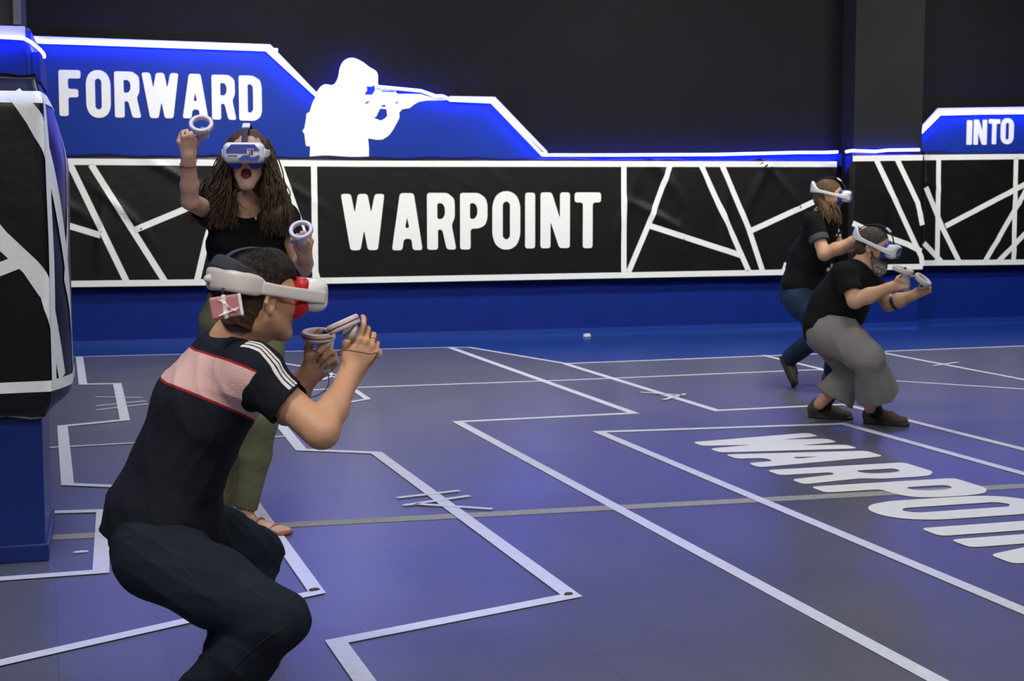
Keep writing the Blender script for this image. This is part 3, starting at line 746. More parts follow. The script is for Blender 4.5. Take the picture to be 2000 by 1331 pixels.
# ------------------------------------------------------------------ people
def skin_material(name, col, lip):
    m = principled(name, col, 0.52, 0.4, sss=0.12, bump=0.12, bscale=140, var=0.10, vscale=14)
    attr_mix(m, 'lips', lip); return m
class Frame:
    """a local frame: x to the person's right, y forward, z up"""
    def __init__(s, o, fwd, up, k=1.0):
        s.o = np.asarray(o, float); s.f = nrm(fwd); s.r = nrm(np.cross(s.f, up)); s.u = np.cross(s.r, s.f); s.k = k
        s.M = np.array([s.r, s.f, s.u])
    def __call__(s, x, y, z): return s.o + (s.r * x + s.f * y + s.u * z) * s.k
    def inv(s, P): return ((np.asarray(P) - s.o) @ s.M.T) / s.k
def add_head(S, H, jaw_open=0.0, wide=1.0, neck=None, nr=(.054, .060), male=1.0):
    k = H.k; E = lambda c, r, kk=.02, sub=False, ax=None: S.ell(H(*c), H.M if ax is None else ax, np.array(r) * k, kk * k, sub)
    C = lambda a, b, ra, rb=None, kk=.015, sub=False: S.cap(H(*a), H(*b), ra * k, (ra if rb is None else rb) * k, kk * k, sub)
    j = -0.020 * jaw_open
    E((0, -.018, .045), (.077 * wide, .097, .084)); E((0, .028, .016), (.067 * wide, .062, .082), .03)
    E((0, .036, -.052), (.051 * wide, .044, .040), .03)
    for sx in (-1, 1):
        C((sx * .057 * wide, -.002, -.034), (sx * .020, .062, -.084 + j), .016, .014, .03)
        E((sx * .043 * wide, .060, -.014), (.023, .023, .021), .03)
        C((sx * .010, .088, .034), (sx * .050, .070, .034), .009, .008, .02)
        # ear with rim, bowl and lobe
        C((sx * .072 * wide, .006, .012), (sx * .081 * wide, -.004, .028), .006, .0055, .006)
        C((sx * .081 * wide, -.004, .028), (sx * .088 * wide, -.021, .022), .0055, .0055, .005)
        C((sx * .088 * wide, -.021, .022), (sx * .087 * wide, -.024, .002), .0055, .0052, .005)
        C((sx * .087 * wide, -.024, .002), (sx * .077 * wide, -.006, -.026), .0052, .0072, .006)
        E((sx * .077 * wide, -.008, .000), (.007, .016, .026), .008)
        E((sx * .087 * wide, -.007, .002), (.010, .008, .014), .005, True)
    C((0, .064, -.083 + j), (0, .069, -.085 + j), .0165, .0145, .03)
    C((0, .086, .028), (0, .104, -.012), .0075, .0110, .014)
    C((-.011, .091, -.021), (.011, .091, -.021), .0080, None, .012); C((0, .102, -.016), (0, .100, -.019), .0105, None, .012)
    for sx in (-1, 1):
        E((sx * .031, .094, .010), (.017, .012, .011), .012, True)
        E((sx * .031, .079, .010), (.013, .012, .012), .006)
        E((sx * .0075, .100, -.026), (.0035, .006, .003), .003, True)
    if jaw_open:
        zc = -.052 + j * .4
        E((0, .084, zc), (.024, .036, .026), .008, True)
        ring = [(math.cos(a) * .025, .0775 - .012 * abs(math.cos(a)), zc + math.sin(a) * .026) for a in np.linspace(0, 2 * math.pi, 17)]
        for a, b in zip(ring[:-1], ring[1:]): C(a, b, .0046, None, .004)
    else:
        C((-.021, .078, -.047), (0, .0885, -.044), .0045, .0060, .006); C((.021, .078, -.047), (0, .0885, -.044), .0045, .0060, .006)
        C((-.019, .077, -.052), (0, .0860, -.054), .0045, .0065, .006); C((.019, .077, -.052), (0, .0860, -.054), .0045, .0065, .006)
    if neck is not None:
        S.cap(H(0, -.022, -.050), neck, nr[0], nr[1], .03)
def lips_attr(H, jaw_open=0.0):
    j = -0.022 * jaw_open
    def fn(P):
        q = H.inv(P)
        if jaw_open:
            zc = -.052 - .020 * jaw_open * .4; r = np.sqrt((q[:, 0] / .030) ** 2 + ((q[:, 2] - zc) / .031) ** 2)
            return np.where((q[:, 1] > .02) & (q[:, 1] < .12), np.clip((1 - r) * 4, 0, 1) * np.where(q[:, 1] < .072, 1.0, .45), 0)
        r = np.sqrt((q[:, 0] / .024) ** 2 + ((q[:, 2] + .050) / .012) ** 2)
        return np.where((r < 1) & (q[:, 1] > .072), np.clip((1 - r) * 3, 0, .8), 0)
    return fn
class Hand:
    """wrist w, direction d to the knuckles, back = outward normal of the back of the hand, side 'R' / 'L'"""
    def __init__(s, w, d, back, side, k=1.0):
        s.w = np.asarray(w, float); s.y = nrm(d); b = np.asarray(back, float); s.z = nrm(b - s.y * (b @ s.y))
        s.x = np.cross(s.z, s.y) if side == 'R' else np.cross(s.y, s.z); s.k = k     # x points to the thumb
    def __call__(s, x, y, z): return s.w + (s.x * x + s.y * y + s.z * z) * s.k
    def grow(s, S, curl=(70, 85, 50), idx=None, thumb='wrap', wr=.027):
        k = s.k; kn = [(.030, .088), (.010, .093), (-.010, .089), (-.028, .080)]; L = [(.042, .026, .021), (.046, .030, .023), (.043, .028, .022), (.034, .021, .019)]
        S.cap(s(0, -.03, 0), s(0, .012, 0), wr * .98, .024 * k, .02)
        S.ecap(s(0, 0, 0), s(.000, .062, .001), s.x, .027 * k, .017 * k, .040 * k, .014 * k, .015)
        for i, (kx, ky) in enumerate(kn):
            S.cap(s(kx * .55, .02, .001), s(kx, ky, .001), .013 * k, .0108 * k, .010)
            S.ell(s(kx, ky, .004), [s.x, s.y, s.z], np.array([.0098, .011, .0098]) * k, .006)
        S.cap(s(.016, .018, -.008), s(.030, .050, -.014), .017 * k, .013 * k, .012); S.cap(s(-.02, .02, -.008), s(-.024, .06, -.008), .013 * k, .010 * k, .012)
        s.tips = []
        for i, (kx, ky) in enumerate(kn):
            c = curl if not (i == 0 and idx) else idx
            a = 0; p = s(kx, ky, .0); rr = (.0092, .0082, .0074, .0066) if i < 3 else (.0080, .0072, .0064, .0058)
            sp = (1.5 - i) * .04
            for q in range(3):
                a += math.radians(c[q]); d = s.y * math.cos(a) - s.z * math.sin(a) + s.x * sp * math.cos(a)
                p2 = p + d * L[i][q] * k; S.cap(p, p2, rr[q] * k, rr[q + 1] * k, .0025); p = p2
            s.tips.append((p, d, s.y * -math.sin(a) * -1 + s.z * math.cos(a)))
        if thumb == 'wrap': T = [(.026, .030, -.010), (.044, .058, -.024), (.036, .084, -.040), (.020, .100, -.048)]
        elif thumb == 'up': T = [(.026, .030, -.010), (.052, .056, -.018), (.062, .088, -.022), (.062, .114, -.020)]
        else: T = [(.026, .030, -.010), (.050, .056, -.024), (.056, .084, -.040), (.050, .106, -.052)]
        rs = (.0145, .0115, .0102, .0086)
        for q in range(3): S.cap(s(*T[q]), s(*T[q + 1]), rs[q] * k, rs[q + 1] * k, .005)
        s.ttip = (s(*T[3]), nrm(s(*T[3]) - s(*T[2])))
        s.grip = s(.0, .080, -.034)

def shoe(name, heel, toe, parent, mat, msole, h=0.004, ankle=None, w=0.046, k=1.0, upv=None):
    """an ankle-high shoe: heel and toe are points on the sole line"""
    heel = np.asarray(heel, float); toe = np.asarray(toe, float); d = nrm(toe - heel); up = np.array([0, 0, 1.0]) if upv is None else nrm(upv)
    up = nrm(up - d * (d @ up)); lat = np.cross(d, up); Lf = np.linalg.norm(toe - heel)
    S = Solid(h)
    S.ecap(heel + d * .035 + up * .048, heel + d * Lf * .55 + up * .044, lat, w * .80, .046, w, .042, .03)
    S.cap(heel + d * .05 + up * .05, heel + d * .075 + up * .095, .046, .044, .03, cutb=True)
    S.ecap(heel + d * Lf * .5 + up * .038, toe - d * .045 + up * .030, lat, w, .036, w * .88, .027, .03)
    if ankle is not None: S.cap(heel + d * .05 + up * .06, ankle, .045, .046, .03, cutb=True)
    S.plane(heel + up * .012, -up)
    S.noise = folds(.0012, 5, (40, 40, 40))
    o = S.build(name, mat, parent)
    Q = Solid(h); Q.ecap(heel + d * .035 + up * .012, heel + d * Lf * .5 + up * .012, lat, w * .86, .040, w * 1.05, .034, .02)
    Q.ecap(heel + d * Lf * .5 + up * .012, toe - d * .042 + up * .012, lat, w * 1.05, .034, w * .93, .034, .02)
    Q.plane(heel, -up); Q.plane(heel + up * .024, up)
    Q.build('sole', msole, o); return o

M_GREYP = principled('grey controller face', (0.16, 0.165, 0.18), 0.5, 0.4)
M_CREAM = principled('cream white plastic', (0.58, 0.53, 0.52), 0.38, 0.5)
M_WPLAST = principled('white plastic', (0.72, 0.72, 0.74), 0.35, 0.5)
M_REDP = principled('red rubber', (0.50, 0.012, 0.018), 0.45, 0.5)
M_REDLINE = principled('dark red line', (0.22, 0.012, 0.02), 0.5, 0.4)
M_BLUEP = principled('blue rubber', (0.010, 0.07, 0.42), 0.5, 0.4)
M_STICK = principled('violet blue sticker', (0.055, 0.075, 0.34), 0.4, 0.4)
M_BLACKP = principled('black plastic', (0.012, 0.012, 0.013), 0.45, 0.5)
M_STRAP = principled('dark grey strap', (0.035, 0.035, 0.05), 0.7, 0.3)
M_CORD = principled('brown cord', (0.05, 0.038, 0.03), 0.7, 0.3)

def controller(label, ring_c, n, grip_top, grip_bot, k=1.0, h=0.0022, stripe=False, R=.043, rh=.013, group=None, cord=None, butt=None, rr=.0075):
    """tracking ring round ring_c with axis n; a tapering grip from grip_top to grip_bot"""
    ring_c = np.asarray(ring_c, float); n = nrm(n); gt = np.asarray(grip_top, float); gb = np.asarray(grip_bot, float)
    t = thing('game_controller', label, 'controller', ring_c, group)
    g = Solid(h); 
    side = nrm(np.cross(n, gb - gt)) if np.linalg.norm(np.cross(n, nrm(gb - gt))) > .2 else nrm(np.cross(gb - gt, FW))
    d = nrm(gb - gt); edge = ring_c + nrm((gt - ring_c) - n * ((gt - ring_c) @ n) + 1e-6) * R * k
    g.ecap(gt, gt + (gb - gt) * .55, side, .019 * k, .021 * k, .0165 * k, .0185 * k, .01); g.ecap(gt + (gb - gt) * .5, gb, side, .0165 * k, .0185 * k, .0135 * k, .015 * k, .01)
    g.cap(edge, gt + (gt - gb) * .05, .012 * k, .017 * k, .015)
    g.build('grip', M_CREAM, t)
    r = Solid(h); r.torus(ring_c, n, R * k, rr * k, rh * k); r.build('tracking_ring', M_CREAM, t)
    if stripe:
        u = nrm(np.cross(n, [0.3, 0.5, 0.8])); w = np.cross(n, u); rr = (R + .0068) * k
        tube('ring_stripe', [ring_c + (u * math.cos(a) + w * math.sin(a)) * rr for a in np.linspace(0, 2 * math.pi, 49)[:-1]], .0020 * k, M_REDLINE, t, 6, True)
    f = nrm(-d + n * .25); fl_ = Solid(h); c = gt + (ring_c - gt) * .12 + f * .010 * k
    fl_.ell(c, [side, np.cross(f, side), f], np.array([.021, .024, .008]) * k); pl = fl_.build('button_face', M_GREYP, t)
    b = Solid(0.0015); b.cap(c + f * .006 * k, c + f * .018 * k, .0042 * k, .0042 * k, .001); b.cap(c + f * .018 * k, c + f * .020 * k, .0072 * k, .0068 * k, .002); b.build('thumbstick', M_BLACKP, pl)
    for q in (-1, 1):
        b = Solid(0.0015); p = c + side * .011 * k + np.cross(f, side) * .008 * k * q + f * .005 * k; b.cap(p, p + f * .004 * k, .0034 * k); b.build('button', M_BLACKP, pl)
    if cord: tube('wrist_cord', smoothpath(cord, 8), .0013, M_CORD, t, 6)
    return t

def arc(H, pts): return [H(*p) for p in pts]
def headset(label, H, kind):
    """a VR visor worn in head frame H"""
    t = thing('vr_headset', label, 'headset', H(0, .1, .02)); k = H.k
    fk = .146 if kind != 'man' else .150
    v = Solid(.0025)
    v.rbox(H(0, .132, .021), H.M, np.array([.088, .030, .0435]) * k, .026 * k); v.rbox(H(0, .115, .021), H.M, np.array([.084, .028, .040]) * k, .022 * k, .01)
    v.build('visor', M_WPLAST, t)
    fy = .132 + .030
    g = Solid(.0025); g.rbox(H(0, .090, .019), H.M, np.array([.083, .020, .050]) * k, .022 * k)
    g.rbox(H(0, .080, -.004), H.M, np.array([.070, .020, .040]) * k, .02 * k, .01); g.ell(H(0, .085, -.040), H.M, np.array([.02, .022, .026]) * k, .01, True)
    g.build('facial_cushion', M_REDP if kind == 'man' else M_BLUEP, t)
    if kind == 'man':
        for sx in (1, -1):
            ribbon('side_arm', [H(sx * .0885, .145, .016), H(sx * .0915, .115, .019), H(sx * .094, .055, .026), H(sx * .0945, .0, .034), H(sx * .0905, -.040, .040)], H.u, [.0165 * k, .0175 * k, .0165 * k, .016 * k, .018 * k], .0042 * k, M_CREAM, t)
        P = [(.088, -.030, .040), (.089, -.050, .044), (.086, -.080, .050), (.068, -.110, .055), (.036, -.128, .058), (0, -.133, .058), (-.036, -.128, .058), (-.068, -.110, .055), (-.086, -.080, .050), (-.089, -.050, .044), (-.088, -.030, .040)]
        ribbon('rear_cradle', [H(*p) for p in P], H.u, [x * k for x in (.017, .026, .029, .029, .030, .031, .030, .029, .029, .026, .017)], [x * k for x in (.004, .007, .010, .012, .013, .014, .013, .012, .010, .007, .004)], M_CREAM, t)
        b = Solid(.0025); b.cap(H(0, -.140, .058), H(0, -.152, .058), .016 * k, .010 * k, .004); b.build('adjust_dial', M_CREAM, t)
        q = Solid(.003); q.ecap(H(-.045, -.108, .030), H(.045, -.108, .030), H.u, .036 * k, .014 * k, None, None, .01); q.build('rear_pad', M_STRAP, t)
        ribbon('top_strap', [H(0, .116, .062), H(0, .090, .092), H(0, .045, .127), H(0, -.02, .141), H(0, -.078, .130), H(0, -.115, .100), H(0, -.126, .07)], H.r, .0135 * k, .0028 * k, M_STRAP, t)
        ribbon('rear_strap', [H(.086, -.050, .056), H(.084, -.090, .078), H(.055, -.118, .098), H(0, -.128, .106), H(-.055, -.118, .098), H(-.084, -.090, .078), H(-.086, -.050, .056)], [H.u, nrm(H.u - H.f * .3), nrm(H.u + H.f * .6), nrm(H.u + H.f * .7), nrm(H.u + H.f * .6), nrm(H.u - H.f * .3), H.u], .019 * k, .004 * k, M_STRAP, t)
    else:
        for sx in (1, -1):
            ribbon('side_arm', [H(sx * .088, .140, .018), H(sx * .094, .105, .020), H(sx * .095, .055, .024), H(sx * .094, .0, .032), H(sx * .088, -.05, .038), H(sx * .070, -.095, .042)], H.u, [.020 * k, .018 * k, .0125 * k, .012 * k, .012 * k, .016 * k], [.004 * k, .006 * k, .005 * k, .0045 * k, .0045 * k, .006 * k], M_WPLAST, t)
        P = [(.078, -.078, .040), (.062, -.108, .050), (.034, -.130, .062), (0, -.138, .066), (-.034, -.130, .062), (-.062, -.108, .050), (-.078, -.078, .040)]
        ribbon('rear_cradle', [H(*p) for p in P], H.u, [x * k for x in (.014, .026, .040, .046, .040, .026, .014)], [x * k for x in (.005, .008, .011, .012, .011, .008, .005)], M_WPLAST, t)
        st = ribbon('top_strap', [H(0, .118, .064), H(0, .090, .112), H(0, .040, .148), H(0, -.02, .152), H(0, -.080, .130), H(0, -.128, .085)], H.r, .0125 * k, .003 * k, M_STRAP, t)
        s = Solid(.002); s.rbox(H(0, .058, .141), [H.r, nrm(H.f * .8 - H.u * .45), nrm(H.u * .8 + H.f * .45)], np.array([.017, .020, .006]) * k, .004 * k); s.build('strap_buckle', M_WPLAST, st)
        # printed front
        y0 = fy + .0006
        fn = lambda u, v: H(-(u - .5) * .150, y0, .020 - (v - .5) * .076)   # u runs left to right as the viewer sees the front
        fr = H.f
        up_ = [(.17, .05), (.83, .05), (.97, .38), (.97, .42), (.72, .42), (.60, .56), (.03, .56), (.03, .34)]
        lo_ = [(.38, .86), (.50, .66), (.66, .62), (.74, .80), (.97, .62), (.97, .80), (.86, .97), (.62, .90), (.40, .97)]
        flat_poly('front_sticker', fillet(up_, .03, 2), [], fn, fr, .0012 * k, M_STICK, t)
        flat_poly('front_sticker', fillet(lo_, .03, 2), [], fn, fr, .0012 * k, M_STICK, t)
        pl = flat_poly('sticker_print', [(.62, .30), (.80, .30), (.80, .66), (.62, .66)], [], fn, fr, .0016 * k, M_WPLAST, t)
        letter('3', lambda u, v: fn(.635 + .15 * u, .34 + .29 * v), fr, 1.1, M_BLACKP, pl, .0022 * k, 'digit', .03)
        p2 = flat_poly('sticker_print', [(.05, .60), (.36, .60), (.36, .80), (.05, .80)], [], fn, fr, .0014 * k, M_WPLAST, t)
        x = .07
        for ch, w in zip('WARPOINT', (.048, .036, .033, .03, .03, .012, .034, .03)):
            letter(ch, lambda u, v, x=x, w=w: fn(x + w * u, .635 + .13 * v), fr, w / .13 * 2, M_BLACKP, p2, .0018 * k, 'letter'); x += w + .0035
    return t


# ================================================================== crouching man in front
def crouching_man():
    sk = skin_material('tanned skin', (0.56, 0.30, 0.18), (0.50, 0.18, 0.14))
    a25 = math.radians(24)
    a34 = math.radians(33)
    hf = V(math.cos(a34), -.045, math.sin(a34))
    O = at(510, 589, 3.95)
    Hd = Frame(O, hf, [0, 0, 1], .97)
    neckb = at(459, 668, 3.99)
    pel = at(300, 1058, 3.98); 
    t = thing('person', 'person in dark T-shirt with pink band and jeans, crouching in front and aiming two controllers', 'person', on_floor(352, 1440))
    bodyf = nrm(V(math.cos(a25), 0, math.sin(a25))); lat = nrm(np.cross(bodyf, [0, 0, 1.]))     # to his right, towards the viewer
    ch1 = at(443, 738, 4.0); ch2 = at(402, 800, 4.0); wst = at(352, 905, 3.99); hip = at(313, 1005, 3.98)
    shR = at(492, 728, 3.84); elR = at(628, 843, 3.80); wrR = at(685, 730, 3.93)
    shL = at(430, 705, 4.18); elL = at(560, 800, 4.22); wrL = at(603, 733, 4.17)
    hipR = at(296, 1086, 3.88); knR = at(548, 1212, 3.72); anR = at(357, 1398, 3.92)
    hipL = at(340, 1030, 4.10); knL = at(503, 1080, 4.38); anL = at(432, 1330, 4.22)
    # body
    S = Solid(.0034)
    add_head(S, Hd, 0, 1.0, neckb + (ch1 - neckb) * .3, (.056, .062))
    S.cap(neckb, ch1, .06, .08, .05); S.ecap(ch1, ch2, lat, .13, .09, .15, .10, .04); S.ecap(ch2, wst, lat, .15, .10, .13, .09, .04); S.ecap(wst, hip, lat, .13, .09, .14, .10, .04)
    for sh, el, wr in ((shR, elR, wrR), (shL, elL, wrL)):
        S.cap(ch1, sh, .06, .052, .04); S.cap(sh, el, .050, .041, .02); m = el + (wr - el) * .38
        S.cap(el, m, .038, .0375, .02); S.cap(m, wr, .0365, .0265, .02)
        S.cap(el + (sh - el) * .15, el, .036, .037, .02)
    for hp, kn, an in ((hipR, knR, anR), (hipL, knL, anL)):
        S.cap(hp, kn, .075, .05, .03); S.cap(kn, an, .045, .035, .03)
    hR = Hand(wrR, V(.50, .85, .12), V(.35, -.05, -.92), 'R', .98); hR.grow(S, (48, 80, 45), (22, 35, 22), 'wrap', .0275)
    hL = Hand(wrL, V(.66, .66, -.10), V(.10, -.25, 1.0), 'L', .98); hL.grow(S, (68, 88, 48), (20, 30, 20), 'up', .0275)
    body = S.build('body', sk, t, {'lips': lips_attr(Hd)})
    # shirt
    mshirt = principled('navy shirt cloth', (0.0075, 0.0085, 0.016), 0.85, 0.2, bump=0.3, bscale=260)
    for thr, c in ((0.0, (0.30, 0.014, 0.018)), (0.006, (0.66, 0.42, 0.40))):
        attr_mix(mshirt, 'band', c, thr, .0005)
    attr_mix(mshirt, 'sleeve', (0.0075, 0.0085, 0.016), 0.0, .0005)
    attr_mix(mshirt, 'stripe', (0.70, 0.66, 0.66), 0.0, .0006)
    T = Solid(.0038)
    T.ecap(neckb + (ch1 - neckb) * .25, ch1, lat, .10, .065, .165, .095, .05)
    T.ecap(ch1 - bodyf * .01, ch2 - bodyf * .012, lat, .175, .112, .182, .118, .05); T.ecap(ch2 - bodyf * .012, wst, lat, .182, .118, .158, .116, .05)
    h2 = hip + (hip - wst) * .62
    T.ecap(wst, hip, lat, .158, .116, .174, .132, .05); T.ecap(hip, h2, lat, .174, .132, .172, .122, .03, cutb=True)
    T.cap(hip + bodyf * .05, hip, .10, .12, .05)
    for sh, el in ((shR, elR), (shL, elL)):
        e = sh + (el - sh) * .56
        T.cap(ch1 + (sh - ch1) * .3, sh, .078, .068, .05); T.cap(sh, e, .068, .064, .03, cutb=True)
        T.cap(sh, sh + (ch2 - sh) * .4, .07, .08, .05)
    for sh, el in ((shR, elR), (shL, elL)):
        e = sh + (el - sh) * .56; T.cap(e - (e - sh) * .25, e + (e - sh) * .2, .052, .060, .004, sub=True)
    T.cap(neckb + (ch1 - neckb) * .12, Hd(0, -.02, -.04), .062, .060, .006, sub=True)
    sp = nrm(hip - ch1)
    f0 = folds(.0060, 11, (9, 9, 9), 3); f1 = folds(.0030, 4, (26, 26, 26), 2)
    T.noise = lambda x, y, z: f0(x, y, z) + f1(x, y, z)
    aR = nrm(elR - shR)
    def band(P):
        s = (P - ch1) @ sp; lo, hi = -.035, .078
        q = P - ch1
        lt = q @ lat; s = s + .10 * np.maximum(lt - .02, 0) - .5 * np.maximum(-lt - .1, 0) * 0
        b = .5 * (hi - lo) - np.abs(s - .5 * (hi + lo))
        # the sleeve and armhole stay navy
        al = (P - shR) @ aR; al2 = (P - shL) @ nrm(elL - shL)
        d1 = np.linalg.norm(P - shR - al[:, None] * aR, axis=1)
        c0 = shR + aR * .055; al = np.maximum((P - c0) @ aR, 0); d1 = np.linalg.norm(P - c0 - al[:, None] * aR, axis=1)
        return b
    def sleeve(P):
        c0 = shR + aR * .055; al = np.maximum((P - c0) @ aR, 0); return .082 - np.linalg.norm(P - c0 - al[:, None] * aR, axis=1)
    up_arm = nrm(np.cross(aR, np.cross([0, 0, 1.], aR)))
    latA = np.cross(aR, up_arm)
    def stripe(P):
        out = np.full(len(P), -1.0)
        for sh, el in ((shR, elR), (shL, elL)):
            a = nrm(el - sh); u = nrm(np.array([0, 0, 1.]) - a * a[2]); l = np.cross(a, u); q = P - sh
            al = q @ a; y = q @ l; z = q @ u; w = y - (.026 if sh is shR else 0)
            m = (al > -.05) & (al < np.linalg.norm(el - sh) * .56 - .012) & (z > 0)
            v = .0042 - np.abs(((w + .0065) % .013) - .0065)
            v = np.where(np.abs(w) > .0195, -.01, v)
            # the stripes run on over the shoulder to the collar
            out = np.maximum(out, np.where(m, v, -1))
        return out
    shirt = T.build('shirt', mshirt, t, {'band': band, 'sleeve': sleeve, 'stripe': stripe})
    # jeans
    mj = principled('dark denim', (0.0095, 0.0145, 0.025), 0.88, 0.2, bump=0.35, bscale=300, var=0.30, vscale=7)
    J = Solid(.0040)
    J.ecap(wst + (hip - wst) * .8, hip + (hip - wst) * .25, lat, .145, .105, .158, .122, .04)
    J.cap(hip - lat * .07 + bodyf * .03 + sp * .05, hipL - bodyf * .01, .094, .103, .05); J.cap(hip + lat * .07 + bodyf * .03 + sp * .05, hipR + bodyf * .015, .094, .102, .05)
    for hp, kn, an in ((hipR, knR, anR), (hipL, knL, anL)):
        m = hp + (kn - hp) * .5
        J.cap(hp + bodyf * .01, m, .098, .096, .05); J.cap(m, kn, .096, .070, .03)
        d = nrm(an - kn); m2 = kn + (an - kn) * .35
        J.cap(kn, m2, .069, .078, .03); J.cap(m2, an, .079, .072, .02, cutb=True)
        J.cap(an - d * .05, an + d * .03, .060, .066, .003, sub=True)
    f2 = folds(.0046, 23, (8, 8, 14), 3); f3 = folds(.0036, 8, (24, 24, 40), 2)
    J.noise = lambda x, y, z: f2(x, y, z) + f3(x, y, z)
    jeans = J.build('jeans', mj, t)
    # stitching: laid on the cloth along the seams
    msti = principled('ochre stitching', (0.045, 0.035, 0.022), 0.8, 0.2)
    me = jeans.data; bv = BVHTree.FromPolygons([v.co.copy() for v in me.vertices], [tuple(p.vertices) for p in me.polygons])
    def seam(px, name='stitching', w=.0009):
        pts = []
        for (a, b) in zip(px[:-1], px[1:]):
            for i in range(14):
                x = a[0] + (b[0] - a[0]) * i / 14; y = a[1] + (b[1] - a[1]) * i / 14
                d = at(x, y, 1) - CAM; h = bv.ray_cast(Vector(CAM), Vector(nrm(d)))
                if h[0] is not None: pts.append(np.array(h[0]) + np.array(h[1]) * .0008)
        if len(pts) > 3: tube(name, pts, w, msti, jeans, 5)
    seam([(215, 1056), (270, 1044), (330, 1040)]); seam([(226, 1084), (262, 1092), (317, 1063), (350, 1100), (381, 1136)])
    seam([(357, 1042), (390, 1072), (440, 1118), (480, 1142), (520, 1175), (552, 1198)]); seam([(351, 1044), (380, 1070)]); 
    seam([(437, 1330), (480, 1280), (530, 1240), (560, 1225)])
    mshoe = principled('black shoe', (0.02, 0.02, 0.022), 0.6); msole = principled('grey shoe sole', (0.2, 0.2, 0.2), 0.7)
    fd = V(.86, 0, -.25) * 1.0
    hl = np.array([anR[0], anR[1], 0]) - nrm(fd) * .06; shoe('shoe', hl, hl + nrm(fd) * .28, t, mshoe, msole, .005, anR + np.array([0, 0, .01]))
    hl = np.array([anL[0], anL[1], 0.0]) - nrm(bodyf) * .06; shoe('shoe', hl, hl + nrm(bodyf) * .28, t, mshoe, msole, .005, anL)
    # hair, faded at the sides
    mh = principled('short dark brown hair', (0.020, 0.014, 0.010), 0.7, 0.2, bump=0.8, bscale=120, var=0.4, vscale=50, stretch=(1, 1, .25))
    attr_mix(mh, 'fade', (0.10, 0.055, 0.036))
    R = Solid(.003); k = Hd.k
    R.ell(Hd(0, -.018, .047), Hd.M, np.array([.0815, .1015, .090]) * k, .02); R.ell(Hd(0, .030, .078), Hd.M, np.array([.062, .060, .062]) * k, .03)
    R.ell(Hd(0, -.050, -.005), Hd.M, np.array([.064, .066, .070]) * k, .02); R.cap(Hd(0, -.045, -.03), Hd(0, -.055, -.062), .055 * k, .050 * k, .02)
    R.plane(Hd(0, -.058, -.072), -nrm(Hd.u + Hd.f * .25)); 
    for sx in (1, -1):
        R.cap(Hd(sx * .085, .012, -.03), Hd(sx * .085, .02, -.14), .030 * k, .06 * k, .004, sub=True)
        R.ell(Hd(sx * .088, -.004, .0), Hd.M, np.array([.03, .026, .034]) * k, .004, True)
        R.ell(Hd(sx * .075, .070, .018), Hd.M, np.array([.05, .048, .052]) * k, .006, True)
    R.ell(Hd(0, .118, .015), Hd.M, np.array([.09, .052, .066]) * k, .006, True)
    fr_ = folds(.0028, 31, (60, 60, 60), 2); R.noise = fr_
    R.build('hair', mh, t, {'fade': lambda P: np.clip((.058 - Hd.inv(P)[:, 2]) / .075, 0, 1) * .72})
    # spiky tips along the top of the hair
    cl = []; cf = []
    for i in range(900):
        a = rng.uniform(-2.9, 2.9); ph = rng.uniform(.15, 1.35); c = np.array([0, -.012, .050])
        dv = np.array([math.sin(a) * math.cos(ph), math.cos(a) * math.cos(ph), math.sin(ph)])
        p = c + dv * np.array([.080, .098, .089]); 
        if p[1] > .070 or p[2] < .07: continue
        tip = p + dv * rng.uniform(.006, .013) + np.array([rng.normal(0, .003), .008, 0]); b0 = len(cl); sd = nrm(np.cross(dv, [0.1, 1, 0.2])) * .0012
        cl += [Hd(*(p - sd)), Hd(*(p + sd)), Hd(*tip), Hd(*(p + nrm(np.cross(dv, sd)) * .0012))]; cf += [(b0, b0 + 1, b0 + 2), (b0 + 1, b0 + 3, b0 + 2), (b0 + 3, b0, b0 + 2)]
    mesh('hair_tufts', cl, cf, mh, t)
    # spectacle arm under the headset and gold ring
    tube('glasses_arm', [Hd(.080, -.004, .028), Hd(.083, .02, .024), Hd(.082, .055, .020), Hd(.078, .088, .018)], .0030, M_BLACKP, t, 8, flat=1.8)
    mg = principled('gold', (0.7, 0.42, 0.12), 0.3, metal=1.0)
    rc = hR(-.010, .093, 0) + (hR.y * math.cos(.9) - hR.z * math.sin(.9)) * .018; ax = hR.y * math.cos(.9) - hR.z * math.sin(.9); u = hR.x; w = np.cross(ax, u)
    tube('finger_ring', [rc + (u * math.cos(a) + w * math.sin(a)) * .0098 for a in np.linspace(0, 6.283, 21)[:-1]], .0013, mg, t, 6, True)
    headset('white headset with red cushion and beige strap, worn by the crouching man', Hd, 'man')
    # power bank taped behind the headset
    mp = principled('pink metal', (0.42, 0.17, 0.175), 0.35, 0.5); mw = principled('clear tape', (0.75, 0.62, 0.62), 0.3, 0.5)
    pb = thing('power_bank', 'pink power bank taped to the back of the crouching man\'s headset strap', 'power bank', at(440, 600, 3.93))
    c = at(440, 600, 3.80); xx = nrm(RT * .96 - UP * .12 * -1 + FW * .10); xx = nrm(RT * .955 + UP * .16 + FW * .22); zz = nrm(UP - xx * (UP @ xx)); yy = np.cross(zz, xx)
    fx = [xx, yy, zz]
    q = Solid(.0025); q.rbox(c, fx, [.037, .014, .028], .005); q.build('case', mp, pb)
    q = Solid(.0025); q.rbox(c + xx * .0375, fx, [.0045, .0155, .0285], .003); q.build('white_end', M_WPLAST, pb)
    q = Solid(.002); q.rbox(c - xx * .002, fx, [.006, .0165, .030], .003); q.cap(c - yy * .016 - xx * .02 - zz * .02, c - yy * .016 + xx * .03 - zz * .008, .003, None, .004); q.cap(c - yy * .016 - xx * .015 + zz * .02, c - yy * .016 + xx * .022 - zz * .014, .0025, None, .004)
